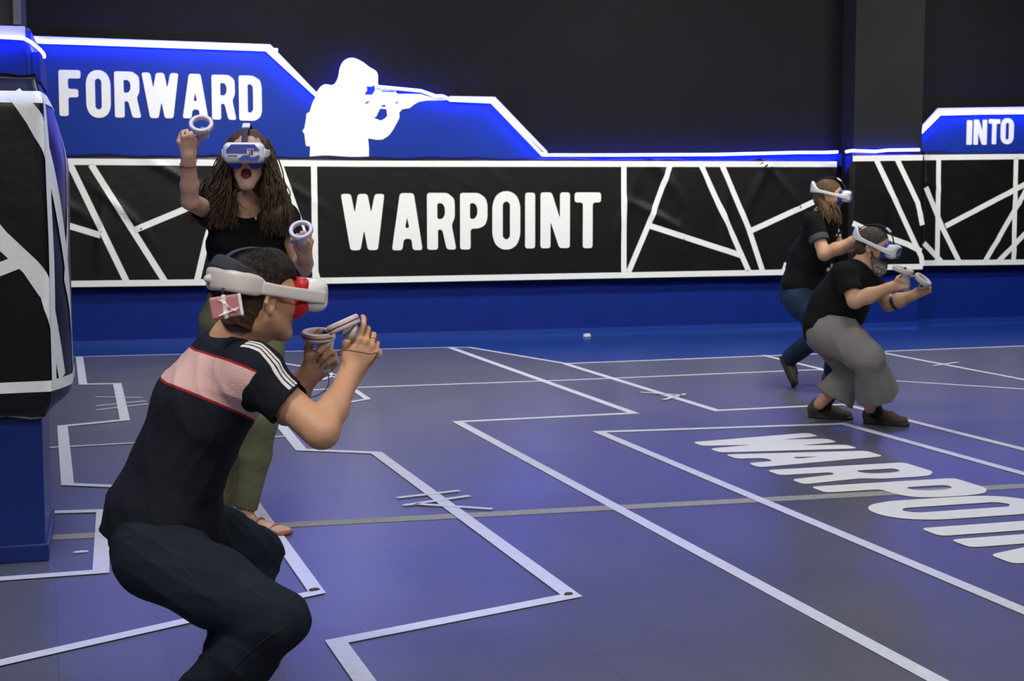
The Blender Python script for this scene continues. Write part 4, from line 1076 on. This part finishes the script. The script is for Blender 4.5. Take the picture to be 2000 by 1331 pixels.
    q.noise = folds(.002, 3, (90, 90, 90), 2); q.build('tape_wrap', mw, pb)
    tube('charging_cable', smoothpath([c + zz * .026, c + zz * .045 + yy * .01, Hd(.05, -.125, .035)], 6), .002, M_BLACKP, pb, 6)
    # controllers
    g = 'controllers of the crouching man'
    rc = at(671, 634, 3.92); n = nrm(RT * -.40 + UP * .90 + FW * -.06)
    gt = at(688, 650, 3.95); gb = hR.grip - hR.x * .045
    controller('white controller with red stripe in the crouching man\'s near, raised hand', rc, n, gt, gb, 1.0, .0022, True, .036, .0125, g,
               [gb, at(668, 694, 3.97), at(662, 688, 3.88), at(672, 684, 3.83), at(700, 688, 3.83), at(724, 692, 3.83), at(737, 690, 3.88), at(728, 706, 3.9), at(722, 712, 3.93)])
    rc = at(622, 655, 4.13); n = nrm(UP * .95 + FW * -.26 + RT * .03)
    gt = at(636, 674, 4.13); gb = at(636, 722, 4.14)
    controller('white controller with red stripe in the crouching man\'s far hand', rc, n, gt, gb, 1.0, .0022, True, .038, .0115, g,
               [gb, at(642, 735, 4.12), at(640, 756, 4.12), at(625, 770, 4.1), at(606, 776, 4.10), at(585, 765, 4.1)])
    return t
crouching_man()

def cloth_head_top(neckb, ch): return neckb + (ch - neckb) * .25
def limb(S, a, b, c, r0, r1, r2, r3, k=.025):
    """upper part a-b, lower part b-c with a calf or forearm swell"""
    S.cap(a, b, r0, r1, k); m = b + (c - b) * .36; S.cap(b, m, r1 * .98, r2, k); S.cap(m, c, r2, r3, k)
def strands(name, roots, mat, parent, seg=9):
    """locks of hair: each root entry is (list of points, radius)"""
    VS = []; FS = []
    for P, r in roots:
        P = smoothpath(P, 5); n = len(P); rd = [r * (0.5 + 0.5 * min(1, i / 3)) * (1 - .75 * max(0, (i / n - .55) / .45)) for i in range(n)]
        v, f = tube(None, P, r, None, None, 5, False, rd, 1.0); b = len(VS); VS += v; FS += [tuple(b + i for i in q) for q in f]
    return mesh(name, VS, FS, mat, parent, True)

# ================================================================== woman with raised arm
def woman():
    sk = skin_material('woman skin', (0.56, 0.33, 0.23), (0.16, 0.03, 0.03))
    O = at(485, 312, 6.42); Hd = Frame(O, V(.03, .04, -1), [0, 0, 1], .96)
    t = thing('person', 'person with long wavy dark hair, black T-shirt and olive trousers, shouting with one arm raised', 'person', on_floor(480, 1030))
    lat = V(-1, 0, -.05); lat = nrm(lat)          # towards her right hand, at the left of the picture
    fb = nrm(V(0, 0, -1))
    neckb = at(484, 398, 6.52); ch = at(482, 440, 6.55); bust = at(483, 475, 6.53); wst = at(480, 555, 6.55); pel = at(474, 625, 6.56)
    shR = at(412, 415, 6.52); elR = at(371, 393, 6.24); wrR = at(368, 306, 6.12)
    shL = at(556, 425, 6.56); elL = at(590, 522, 6.44); wrL = at(596, 500, 6.24)
    hipR = at(436, 640, 6.57); knR = at(436, 820, 6.56); anR = at(440, 985, 6.72)
    hipL = at(514, 640, 6.55); knL = at(508, 820, 6.46); anL = at(480, 992, 6.56)
    S = Solid(.0042); add_head(S, Hd, 1.6, .98, neckb, (.048, .050))
    S.cap(neckb, ch, .05, .06, .04); S.ecap(ch, bust, lat, .13, .07, .13, .08, .04); S.ecap(bust, wst, lat, .12, .08, .11, .08, .04); S.ecap(wst, pel, lat, .11, .08, .14, .09, .04)
    S.cap(ch, shR, .05, .046, .04); S.cap(ch, shL, .05, .044, .04)
    limb(S, shR, elR, wrR, .042, .036, .037, .025, .012); limb(S, shL, elL, wrL, .044, .038, .038, .025)
    for h_, k_, a_ in ((hipR, knR, anR), (hipL, knL, anL)): limb(S, h_, k_, a_, .075, .05, .05, .034)
    # bare feet in sandals
    fl = lambda x, y: on_floor(x, y)
    feet = []
    for an, toe in ((anL, fl(541, 1044)), (anR, fl(462, 1046))):
        heel = np.array([an[0], an[1], .03]); d = nrm(toe - heel * [1, 1, 0]); S.cap(an, heel + [0, 0, .01], .036, .030, .02); L = .215
        tp = heel + nrm(np.array([d[0], d[1], 0])) * L; tp[2] = .022; dd = nrm(tp - heel); lt = np.cross(dd, [0, 0, 1.])
        S.ecap(heel + [0, 0, .01], heel + (tp - heel) * .7 + [0, 0, -.004], lt, .028, .030, .042, .020, .02)
        for i in range(5):
            o = lt * (-.030 + .0145 * i); S.cap(heel + (tp - heel) * .66 + o * .9, heel + (tp - heel) * (.98 - .035 * abs(i - 1)) + o + [0, 0, -.006], .012, .0085 if i else .0115, .004)
        feet.append((heel, tp, dd, lt))
    hR = Hand(wrR, V(.16, .93, -.28), V(.28, -.3, -.86), 'R', .90); hR.grow(S, (74, 88, 50), None, 'wrap', .024)
    hL = Hand(wrL, V(-.10, .62, -.62), V(.18, -.62, -.72), 'L', .90); hL.grow(S, (74, 88, 50), None, 'wrap', .024)
    S.build('body', sk, t, {'lips': lips_attr(Hd, 1.6)})
    mbl = principled('black cotton', (0.0065, 0.0062, 0.0065), 0.9, 0.15, bump=0.3, bscale=200)
    T = Solid(.005)
    T.ecap(neckb + (ch - neckb) * .6, bust, lat, .115, .068, .166, .105, .05); T.ecap(bust, wst, lat, .164, .112, .150, .108, .05); e = wst + (pel - wst) * .30
    T.ecap(wst, e, lat, .150, .108, .152, .108, .04, cutb=True)
    for sh, el, q in ((shR, elR, .42), (shL, elL, .48)):
        T.cap(ch + (sh - ch) * .4, sh, .065, .060, .04); T.cap(sh, sh + (el - sh) * q, .060, .056, .03, cutb=True)
        ee = sh + (el - sh) * q; T.cap(ee - (ee - sh) * .2, ee + (ee - sh) * .25, .044, .052, .004, sub=True)
    T.ell(bust + lat * .068 + fb * .065, [lat, fb, np.array([0, 0, 1.])], np.array([.062, .058, .062]), .04); T.ell(bust - lat * .068 + fb * .065, [lat, fb, np.array([0, 0, 1.])], np.array([.062, .058, .062]), .04)
    T.cap(neckb + (ch - neckb) * .45 + fb * .01, Hd(0, 0, -.05), .066, .055, .006, sub=True)
    f0 = folds(.004, 14, (9, 9, 14), 3); T.noise = f0; T.build('shirt', mbl, t)
    mol = principled('olive twill', (0.155, 0.158, 0.082), 0.85, 0.2, bump=0.3, bscale=200, var=0.12, vscale=10)
    J = Solid(.005); J.ecap(wst + (pel - wst) * .1, pel, lat, .145, .102, .180, .122, .04)
    for h_, k_, a_, o in ((hipR, knR, anR, 1), (hipL, knL, anL, -1)):
        J.cap(h_, h_ + (k_ - h_) * .5, .100, .090, .05); J.cap(h_ + (k_ - h_) * .5, k_, .090, .074, .03); m = k_ + (a_ - k_) * .4
        J.cap(k_, m, .074, .070, .03); J.cap(m, a_, .070, .050, .02, cutb=True); d = nrm(a_ - k_); J.cap(a_ - d * .04, a_ + d * .03, .040, .044, .003, sub=True)
    f1 = folds(.0045, 5, (8, 8, 12), 3); f2 = folds(.002, 6, (22, 22, 22), 2); J.noise = lambda x, y, z: f1(x, y, z) + f2(x, y, z)
    tr = J.build('trousers', mol, t)
    mlea = principled('tan leather', (0.30, 0.10, 0.04), 0.6)
    for heel, tp, dd, lt in feet:
        Q = Solid(.005); b = np.array([0, 0, -1]) * (heel[2] - .010); Q.ecap(heel + b - dd * .02, np.array([tp[0], tp[1], .010]), lt, .032, .010, .046, .010, .02); Q.plane(heel * [1, 1, 0], [0, 0, -1]); so = Q.build('sandal', mlea, t)
        for s_, z_ in ((.72, .040), (.35, .06)):
            c = heel + (tp - heel) * s_; tube('sandal_strap', [np.array([c[0], c[1], 0]) + lt * (.046 * math.cos(a)) + np.array([0, 0, max(.004, z_ * math.sin(a))]) for a in np.linspace(0, math.pi, 11)], .005, mlea, so, 6)
    # hair
    mh = principled('dark brown hair', (0.070, 0.043, 0.024), 0.6, 0.25, var=0.45, vscale=40, bump=0.3, bscale=80)
    R = Solid(.005); k = Hd.k
    R.ell(Hd(0, -.020, .048), Hd.M, np.array([.086, .102, .090]) * k, .02)
    R.ell(Hd(0, -.055, -.04), Hd.M, np.array([.085, .070, .12]) * k, .04)
    for sx, pts in ((1, [(470, 0), (0, 0)]), ):
        pass
    A = lambda x, y, d: at(x, y, d)
    R.chain([A(447, 325, 6.46), A(428, 365, 6.47), A(425, 410, 6.44), A(432, 438, 6.43)], [.030, .048, .052, .022], .04)
    R.chain([A(522, 330, 6.46), A(532, 375, 6.45), A(540, 420, 6.42), A(548, 446, 6.42)], [.030, .046, .052, .022], .04)
    R.ell(Hd(0, .110, .000), Hd.M, np.array([.074, .07, .060]) * k, .008, True); R.ell(Hd(0, .075, -.09), Hd.M, np.array([.060, .085, .06]) * k, .01, True)
    f3 = folds(.010, 41, (26, 26, 5), 3); R.noise = f3
    hr = R.build('hair', mh, t)
    lo = []
    for i in range(1300):
        s_ = 1 if i % 2 else -1      # 1: left of the picture
        f = rng.uniform(0, 1); lay = rng.uniform(0, 1)
        x0 = 484 - s_ * rng.uniform(10, 41); y0 = rng.uniform(268, 330)
        if s_ > 0: xe = rng.uniform(396, 462); ye = rng.uniform(415, 452) if rng.uniform() < .75 else rng.uniform(380, 420)
        else: xe = rng.uniform(510, 574); ye = rng.uniform(420, 466)
        if s_ > 0 and rng.uniform() < .09: xe = rng.uniform(362, 392); ye = rng.uniform(420, 446); lay = 1
        d0 = 6.47 + .07 * rng.uniform(-1, 1); de = 6.42 + .10 * (lay - .45) + (.12 if xe < 395 else 0)
        P = []; w = rng.uniform(4, 11); ph = rng.uniform(0, 6.28); fr = rng.uniform(1.6, 3.0)
        for q in range(8):
            u = q / 7; b = math.sin(u * math.pi) * s_ * -6
            x = x0 + (xe - x0) * (u ** .9) + b + w * u * math.sin(ph + fr * 2 * math.pi * u); y = y0 + (ye - y0) * u
            d = d0 + (de - d0) * u - .035 * math.sin(math.pi * u) * (1 - lay) + .012 * math.cos(ph + fr * 6.28 * u)
            # keep the face clear
            if 452 < x < 517 and 315 < y < 398: x = 452 - 2 * f if s_ > 0 else 517 + 2 * f
            P.append(at(x, y, d))
        lo.append((P, rng.uniform(.0016, .0036)))
    strands('hair_locks', lo, mh, hr)
    msil = principled('silver', (0.6, 0.6, 0.62), 0.3, metal=1.0)
    nk = smoothpath([at(464, 392, 6.445), at(472, 402, 6.425), at(485, 412, 6.415), at(500, 425, 6.405), at(505, 404, 6.43), at(509, 395, 6.45)], 5)
    ne = tube('necklace', nk, .0016, msil, t, 6); Q = Solid(.002); Q.ell(at(500, 427, 6.40), np.eye(3), [.006, .004, .009]); Q.build('pendant', msil, ne)
    rc = wrR + (hR.y) * -.035; u = hR.x; w = hR.z
    tube('bracelet', [rc + (u * math.cos(a) + w * math.sin(a)) * .031 for a in np.linspace(0, 6.283, 25)[:-1]], .0018, M_REDP, t, 6, True)
    headset('white headset with blue and white printed front, worn by the shouting person with long hair', Hd, 'woman')
    g = 'controllers of the shouting person'
    rc = at(393, 243, 6.06); n = nrm(UP * .62 - FW * .78 + RT * .10)
    controller('white controller held high in the raised hand at the FORWARD sign', rc, n, at(398, 262, 6.09), hR.grip + hR.x * -.035, 1.0, .0028, False, .040, .011, g, [hR.grip + hR.x * -.035, at(385, 300, 6.07), at(384, 318, 6.07)], rr=.0085)
    rc = at(588, 450, 6.06); n = nrm(UP * .60 - FW * .80 - RT * .05)
    controller('white controller held low in front of the banner by the shouting person', rc, n, at(590, 470, 6.09), hL.grip + hL.x * -.03, 1.0, .0028, False, .040, .010, g, None, rr=.0082)
woman()

# ================================================================== bearded player, crouching at right
def bearded_man():
    sk = skin_material('bearded man skin', (0.56, 0.32, 0.19), (0.36, 0.13, 0.10))
    a = math.radians(-26); O = at(1705, 486, 9.40); Hd = Frame(O, V(math.cos(a), -.30, math.sin(a)), [0, 0, 1], .97)
    t = thing('person', 'person with grey beard, black T-shirt and wide grey trousers, crouching and aiming two controllers', 'person', on_floor(1650, 828))
    bf = nrm(V(math.cos(a), 0, math.sin(a))); lat = nrm(np.cross(bf, [0, 0, 1.]))
    neckb = at(1683, 522, 9.43); ch = at(1668, 552, 9.45); bel = at(1640, 598, 9.48); hip = at(1618, 640, 9.5)
    shR = at(1648, 537, 9.26); elR = at(1670, 588, 9.16); wrR = at(1744, 560, 9.14)
    shL = at(1690, 540, 9.66); elL = at(1737, 594, 9.62); wrL = at(1786, 576, 9.52)
    hipR = at(1630, 652, 9.38); knR = at(1697, 700, 9.24); anR = at(1699, 797, 9.50)
    hipL = at(1612, 650, 9.60); knL = at(1662, 722, 9.66); anL = at(1600, 790, 9.72)
    S = Solid(.0060); add_head(S, Hd, 0, 1.0, neckb, (.055, .062))
    S.cap(neckb, ch, .06, .08, .05); S.ecap(ch, bel, lat, .14, .09, .15, .12, .04); S.ecap(bel, hip, lat, .15, .12, .14, .1, .04); S.cap(ch, shR, .06, .055, .04); S.cap(ch, shL, .06, .055, .04)
    limb(S, shR, elR, wrR, .052, .044, .045, .029); limb(S, shL, elL, wrL, .052, .044, .045, .029)
    for h_, k_, a_ in ((hipR, knR, anR), (hipL, knL, anL)): limb(S, h_, k_, a_, .08, .055, .052, .036)
    hR = Hand(wrR, V(.93, .25, .1), V(.05, .45, -.9), 'R', 1.0); hR.grow(S, (60, 80, 50), (12, 20, 15), 'up', .028)
    hL = Hand(wrL, V(.72, .40, -.25), V(.2, -.35, -.9), 'L', 1.0); hL.grow(S, (70, 85, 50), None, 'wrap', .028)
    S.build('body', sk, t, {'lips': lips_attr(Hd)})
    mbl = principled('black T-shirt cloth', (0.0085, 0.0085, 0.0085), 0.9, 0.15, bump=0.3, bscale=150)
    T = Solid(.0065)
    T.ecap(neckb + (ch - neckb) * .3, ch, lat, .11, .075, .175, .115, .05); T.ecap(ch, bel, lat, .185, .130, .195, .165, .05); T.ecap(bel, hip, lat, .195, .165, .195, .160, .05)
    T.ecap(hip, hip + (hip - bel) * .25, lat, .195, .165, .195, .165, .03, cutb=True)
    T.cap(ch - bf * .05, bel - bf * .04, .12, .14, .05)
    for sh, el in ((shR, elR), (shL, elL)):
        e = sh + (el - sh) * .72; T.cap(ch + (sh - ch) * .3, sh, .085, .078, .04); T.cap(sh, e, .078, .072, .03, cutb=True); T.cap(e - (e - sh) * .2, e + (e - sh) * .3, .055, .066, .005, sub=True)
    T.cap(neckb + (ch - neckb) * .15, Hd(0, 0, -.05), .064, .060, .006, sub=True)
    T.noise = folds(.007, 77, (7, 7, 9), 3); T.build('shirt', mbl, t)
    mgr = principled('grey linen', (0.225, 0.205, 0.19), 0.9, 0.2, bump=0.3, bscale=150, var=0.08, vscale=12)
    J = Solid(.0065); J.ecap(bel + (hip - bel) * .6, hip + (hip - bel) * .2, lat, .15, .13, .18, .14, .04); J.cap(hip, hipL, .14, .13, .05); J.cap(hip, hipR, .13, .13, .05)
    eR = knR + (anR - knR) * .68 + bf * .05; eL = knL + (anL - knL) * .80 + bf * .05
    J.cap(hipR, knR, .135, .105, .05); J.ecap(knR, eR, lat, .103, .085, .138, .138, .02, cutb=True); d = nrm(eR - knR); J.ecap(eR - d * .03, eR + d * .12, lat, .090, .090, .100, .100, .01, sub=True)
    J.cap(hipL, knL, .12, .092, .05); J.ecap(knL, eL, lat, .09, .08, .13, .135, .02, cutb=True); d = nrm(eL - knL); J.ecap(eL - d * .03, eL + d * .1, lat, .095, .10, .105, .11, .01, sub=True)
    g1 = folds(.011, 52, (6, 6, 5), 3); g2 = folds(.004, 12, (18, 18, 14), 2); J.noise = lambda x, y, z: g1(x, y, z) + g2(x, y, z); tr = J.build('trousers', mgr, t)
    mso = principled('black patterned sock', (0.012, 0.012, 0.013), 0.9, var=0.6, vscale=60)
    msh = principled('brown suede', (0.075, 0.060, 0.042), 0.85, 0.25, bump=0.3, bscale=100); msl = principled('dark rubber sole', (0.03, 0.028, 0.026), 0.7)
    for an, hl, te in ((anR, on_floor(1688, 826), on_floor(1745, 831)), (anL, on_floor(1580, 815), on_floor(1650, 820))):
        d = nrm(te - hl); te = hl + d * .30; q = Solid(.006); up = nrm((knR if an is anR else knL) - an); b = hl + d * .08 + np.array([0, 0, .06]); q.cap(b, an + up * .115, .046, .050, .02, cutb=True); q.build('sock', mso, t)
        shoe('shoe', hl, te, t, msh, msl, .006, b + np.array([0, 0, .045]), .052)
    mh = principled('brown grey hair', (0.060, 0.045, 0.030), 0.6, 0.3, bump=0.8, bscale=90, var=0.4, vscale=40)
    R = Solid(.005); k = Hd.k; R.ell(Hd(0, -.018, .047), Hd.M, np.array([.084, .103, .091]) * k, .02); R.ell(Hd(0, -.050, -.01), Hd.M, np.array([.072, .070, .070]) * k, .02)
    R.ell(Hd(0, .11, .01), Hd.M, np.array([.1, .075, .085]) * k, .006, True); R.plane(Hd(0, -.05, -.06), -Hd.u)
    for sx in (1, -1): R.ell(Hd(sx * .085, .02, -.03), Hd.M, np.array([.03, .045, .055]) * k, .004, True)
    R.noise = folds(.003, 3, (50, 50, 50), 2); R.build('hair', mh, t)
    mbd = principled('grey beard', (0.24, 0.225, 0.21), 0.9, 0.2, bump=0.9, bscale=110, var=0.5, vscale=50)
    attr_mix(mbd, 'dark', (0.06, 0.042, 0.030))
    B = Solid(.004); B.ell(Hd(0, .074, -.100), Hd.M, np.array([.052, .052, .058]) * k, .02); B.ell(Hd(0, .042, -.066), Hd.M, np.array([.067, .066, .044]) * k, .02)
    for sx in (1, -1): B.cap(Hd(sx * .064, .012, -.02), Hd(sx * .045, .060, -.085), .013, .018, .02); B.cap(Hd(0, .098, -.044), Hd(sx * .03, .080, -.062), .008, .009, .006)
    B.noise = folds(.005, 9, (70, 70, 50), 2); bd = B.build('beard', mbd, t, {'dark': lambda P: np.clip((Hd.inv(P)[:, 2] + .085) / .04, 0, 1)})
    lo = []
    for i in range(260):
        q = rng.uniform(-1.25, 1.25); z = rng.uniform(-.085, -.05); p0 = (math.sin(q) * .060, .028 + math.cos(q) * .066, z - .015 * math.cos(q))
        L = rng.uniform(.03, .055) * (.55 + .6 * max(0, math.cos(q))); dx = math.sin(q)
        lo.append(([Hd(*p0), Hd(p0[0] + dx * .004, p0[1] + .006, p0[2] - L * .5), Hd(p0[0] - dx * .004, p0[1] + .004 + rng.normal(0, .004), p0[2] - L)], rng.uniform(.002, .004)))
    strands('beard_hairs', lo, principled('pale beard hair', (.30, .28, .26), .9, .2), bd)
    mw = M_BLACKP; d = nrm(wrL - elL); u = nrm(np.cross(d, [0, 0, 1.])); w = np.cross(d, u); c = elL + d * .035
    Q = Solid(.005); Q.cap(c - d * .012, c + d * .018, .052, .050, .003, cutb=True, cuta=True); Q.build('wrist_band', M_STRAP, t)
    headset('white headset with blue printed front, tilted down on the bearded player', Hd, 'far')
    g = 'controllers of the bearded player'
    rc = at(1764, 528, 9.12); n = nrm(UP * .93 + RT * .25 - FW * .22)
    controller('white controller in the bearded player\'s near hand, just below his beard', rc, n, at(1768, 536, 9.13), hR.grip + hR.x * -.03, 1.15, .0035, False, .046, .012, g, None, rr=.009)
    rc = at(1802, 547, 9.46); n = nrm(UP * .70 + RT * .48 - FW * .40)
    controller('white controller in the bearded player\'s far, outstretched hand', rc, n, at(1800, 558, 9.47), hL.grip + hL.x * -.03, 1.15, .0035, False, .042, .013, g, None, rr=.009)
bearded_man()

# ================================================================== player striding behind him
def striding_man():
    sk = skin_material('striding man skin', (0.56, 0.32, 0.20), (0.42, 0.16, 0.13))
    a = math.radians(-18); O = at(1620, 386, 11.3); Hd = Frame(O, V(math.cos(a), -.10, math.sin(a)), [0, 0, 1], .97)
    t = thing('person', 'person with fair brown hair, black T-shirt and blue jeans striding behind the bearded player', 'person', on_floor(1600, 750))
    bf = nrm(V(math.cos(a), 0, math.sin(a))); lat = nrm(np.cross(bf, [0, 0, 1.]))
    neckb = at(1606, 420, 11.35); ch = at(1602, 448, 11.36); wst = at(1584, 505, 11.38); hip = at(1566, 560, 11.4)
    shR = at(1588, 434, 11.17); elR = at(1610, 497, 11.06); wrR = at(1672, 468, 10.98)
    shL = at(1616, 436, 11.56); elL = at(1640, 486, 11.55); wrL = at(1690, 470, 11.2)
    hipR = at(1566, 590, 11.28); knR = at(1606, 652, 11.15); anR = at(1541, 700, 11.52)
    hipL = at(1572, 590, 11.5); knL = at(1638, 658, 11.40); anL = at(1626, 728, 11.62)
    S = Solid(.0065); add_head(S, Hd, 0, 1.0, neckb, (.052, .058))
    S.cap(neckb, ch, .06, .08, .05); S.ecap(ch, wst, lat, .14, .09, .13, .09, .04); S.ecap(wst, hip, lat, .13, .09, .14, .1, .04); S.cap(ch, shR, .06, .055, .04); S.cap(ch, shL, .06, .055, .04)
    limb(S, shR, elR, wrR, .052, .045, .045, .029); limb(S, shL, elL, wrL, .052, .045, .045, .029)
    limb(S, hipR, knR, anR, .08, .055, .052, .036); limb(S, hipL, knL, anL, .08, .055, .052, .036)
    hR = Hand(wrR, V(.95, .1, -.1), V(.0, .4, -.9), 'R', 1.0); hR.grow(S, (50, 70, 45), None, 'up', .028)
    hL = Hand(wrL, V(.9, -.1, -.3), V(.2, .9, .3), 'L', 1.0); hL.grow(S, (50, 70, 45), None, 'wrap', .028)
    S.build('body', sk, t, {'lips': lips_attr(Hd)})
    mbl = principled('black T-shirt knit', (0.0075, 0.0078, 0.008), 0.9, 0.15, bump=0.3, bscale=150)
    mcuff = principled('grey blue cuff', (0.055, 0.075, 0.085), 0.85, 0.2)
    T = Solid(.007)
    T.ecap(neckb + (ch - neckb) * .3, ch, lat, .10, .075, .175, .115, .05); T.ecap(ch, wst, lat, .185, .130, .185, .160, .05); T.ecap(wst, hip, lat, .185, .160, .19, .155, .05)
    T.ecap(hip, hip + (hip - wst) * .12, lat, .19, .155, .19, .155, .03, cutb=True)
    for sh, el in ((shR, elR), (shL, elL)):
        e = sh + (el - sh) * .62; T.cap(ch + (sh - ch) * .3, sh, .08, .075, .04); T.cap(sh, e, .075, .068, .03, cutb=True); T.cap(e - (e - sh) * .2, e + (e - sh) * .3, .055, .062, .005, sub=True)
    T.cap(neckb + (ch - neckb) * .15, Hd(0, 0, -.05), .062, .058, .006, sub=True)
    T.noise = folds(.008, 17, (7, 7, 9), 3); tsh = T.build('shirt', mbl, t)
    e = shR + (elR - shR) * .62; d = nrm(elR - shR)
    Q = Solid(.006); Q.cap(e - d * .045, e + d * .004, .074, .0705, .005, cutb=True, cuta=True); Q.cap(e - d * .06, e + d * .05, .058, .060, .003, sub=True); Q.build('sleeve_cuff', mcuff, tsh)
    # small white chest print
    bv = BVHTree.FromPolygons([v.co.copy() for v in tsh.data.vertices], [tuple(p.vertices) for p in tsh.data.polygons])
    def blot(px, py, r, ch_=None):
        h = bv.ray_cast(Vector(CAM), Vector(nrm(at(px, py, 1) - CAM)))
        if h[0] is None: return
        c = np.array(h[0]); n = np.array(h[1]); u = nrm(np.cross([0, 0, 1.], n)); w = np.cross(n, u)
        flat_poly('shirt_print', [(math.cos(q) * r, math.sin(q) * r * .8) for q in np.linspace(0, 6.283, 9)[:-1]], [], lambda a_, b_: c + u * a_ + w * b_ + n * .004, n, .002, M_VPRINT, tsh)
    blot(1637, 451, .016); blot(1633, 459, .013); blot(1640, 460, .012); blot(1623, 519, .022); blot(1617, 526, .020)
    mj = principled('blue denim', (0.014, 0.032, 0.070), 0.85, 0.2, bump=0.3, bscale=150, var=0.25, vscale=8)
    J = Solid(.007); J.ecap(wst + (hip - wst) * .7, hip + (hip - wst) * .3, lat, .15, .12, .175, .14, .04)
    for h_, k_, a_ in ((hipR, knR, anR), (hipL, knL, anL)):
        J.cap(hip + (hip - wst) * .2, h_, .13, .115, .05); J.cap(h_, k_, .112, .078, .04); J.cap(k_, a_, .078, .068, .03, cutb=True)
    J.noise = folds(.007, 62, (8, 8, 8), 3); J.build('jeans', mj, t)
    msh = principled('brown boot leather', (0.085, 0.068, 0.050), 0.7, 0.3, bump=0.3, bscale=100); msl = principled('black boot sole', (0.02, 0.018, 0.017), 0.7)
    hl = at(1522, 700, 11.62); te = at(1546, 752, 11.46); dd = nrm(te - hl); te = hl + dd * .29
    shoe('boot', hl, te, t, msh, msl, .006, anR, .054, upv=nrm(RT * .9 + UP * .4))
    hl = np.array([anL[0], anL[1], 0]) - bf * .07; shoe('boot', hl, hl + bf * .29, t, msh, msl, .006, anL, .052)
    mh = principled('fair brown hair', (0.105, 0.062, 0.028), 0.6, 0.3, bump=0.8, bscale=90, var=0.4, vscale=40)
    R = Solid(.005); k = Hd.k; R.ell(Hd(0, -.018, .049), Hd.M, np.array([.085, .104, .092]) * k, .02); R.ell(Hd(0, -.050, -.01), Hd.M, np.array([.074, .072, .080]) * k, .02)
    R.ell(Hd(0, .11, .02), Hd.M, np.array([.1, .075, .085]) * k, .006, True)
    for sx in (1, -1): R.ell(Hd(sx * .085, .025, -.03), Hd.M, np.array([.03, .042, .055]) * k, .004, True)
    R.chain([Hd(.045, -.040, -.04), at(1614, 408, 11.22), at(1620, 426, 11.17), at(1622, 436, 11.16)], [.034, .026, .014, .006], .02)
    R.chain([Hd(.03, .03, -.11), at(1636, 420, 11.2), at(1642, 436, 11.17)], [.022, .018, .008], .02)
    R.noise = folds(.004, 3, (50, 50, 30), 2); hr = R.build('hair', mh, t); lo = []
    for i in range(240):
        p0 = Hd(rng.uniform(-.03, .072), rng.uniform(-.085, -.005) if i % 3 else rng.uniform(.0, .06), rng.uniform(-.09, -.02)); pe = at(rng.uniform(1606, 1646), rng.uniform(420, 441), rng.uniform(11.12, 11.30)); m = (p0 + pe) / 2 + lat * .02 * rng.uniform(0, 1)
        lo.append(([p0, m + np.array([0, 0, .01]), pe], rng.uniform(.003, .006)))
    strands('hair_locks', lo, mh, hr)
    headset('white headset with upright rear strap, worn by the player furthest back', Hd, 'far')
striding_man()
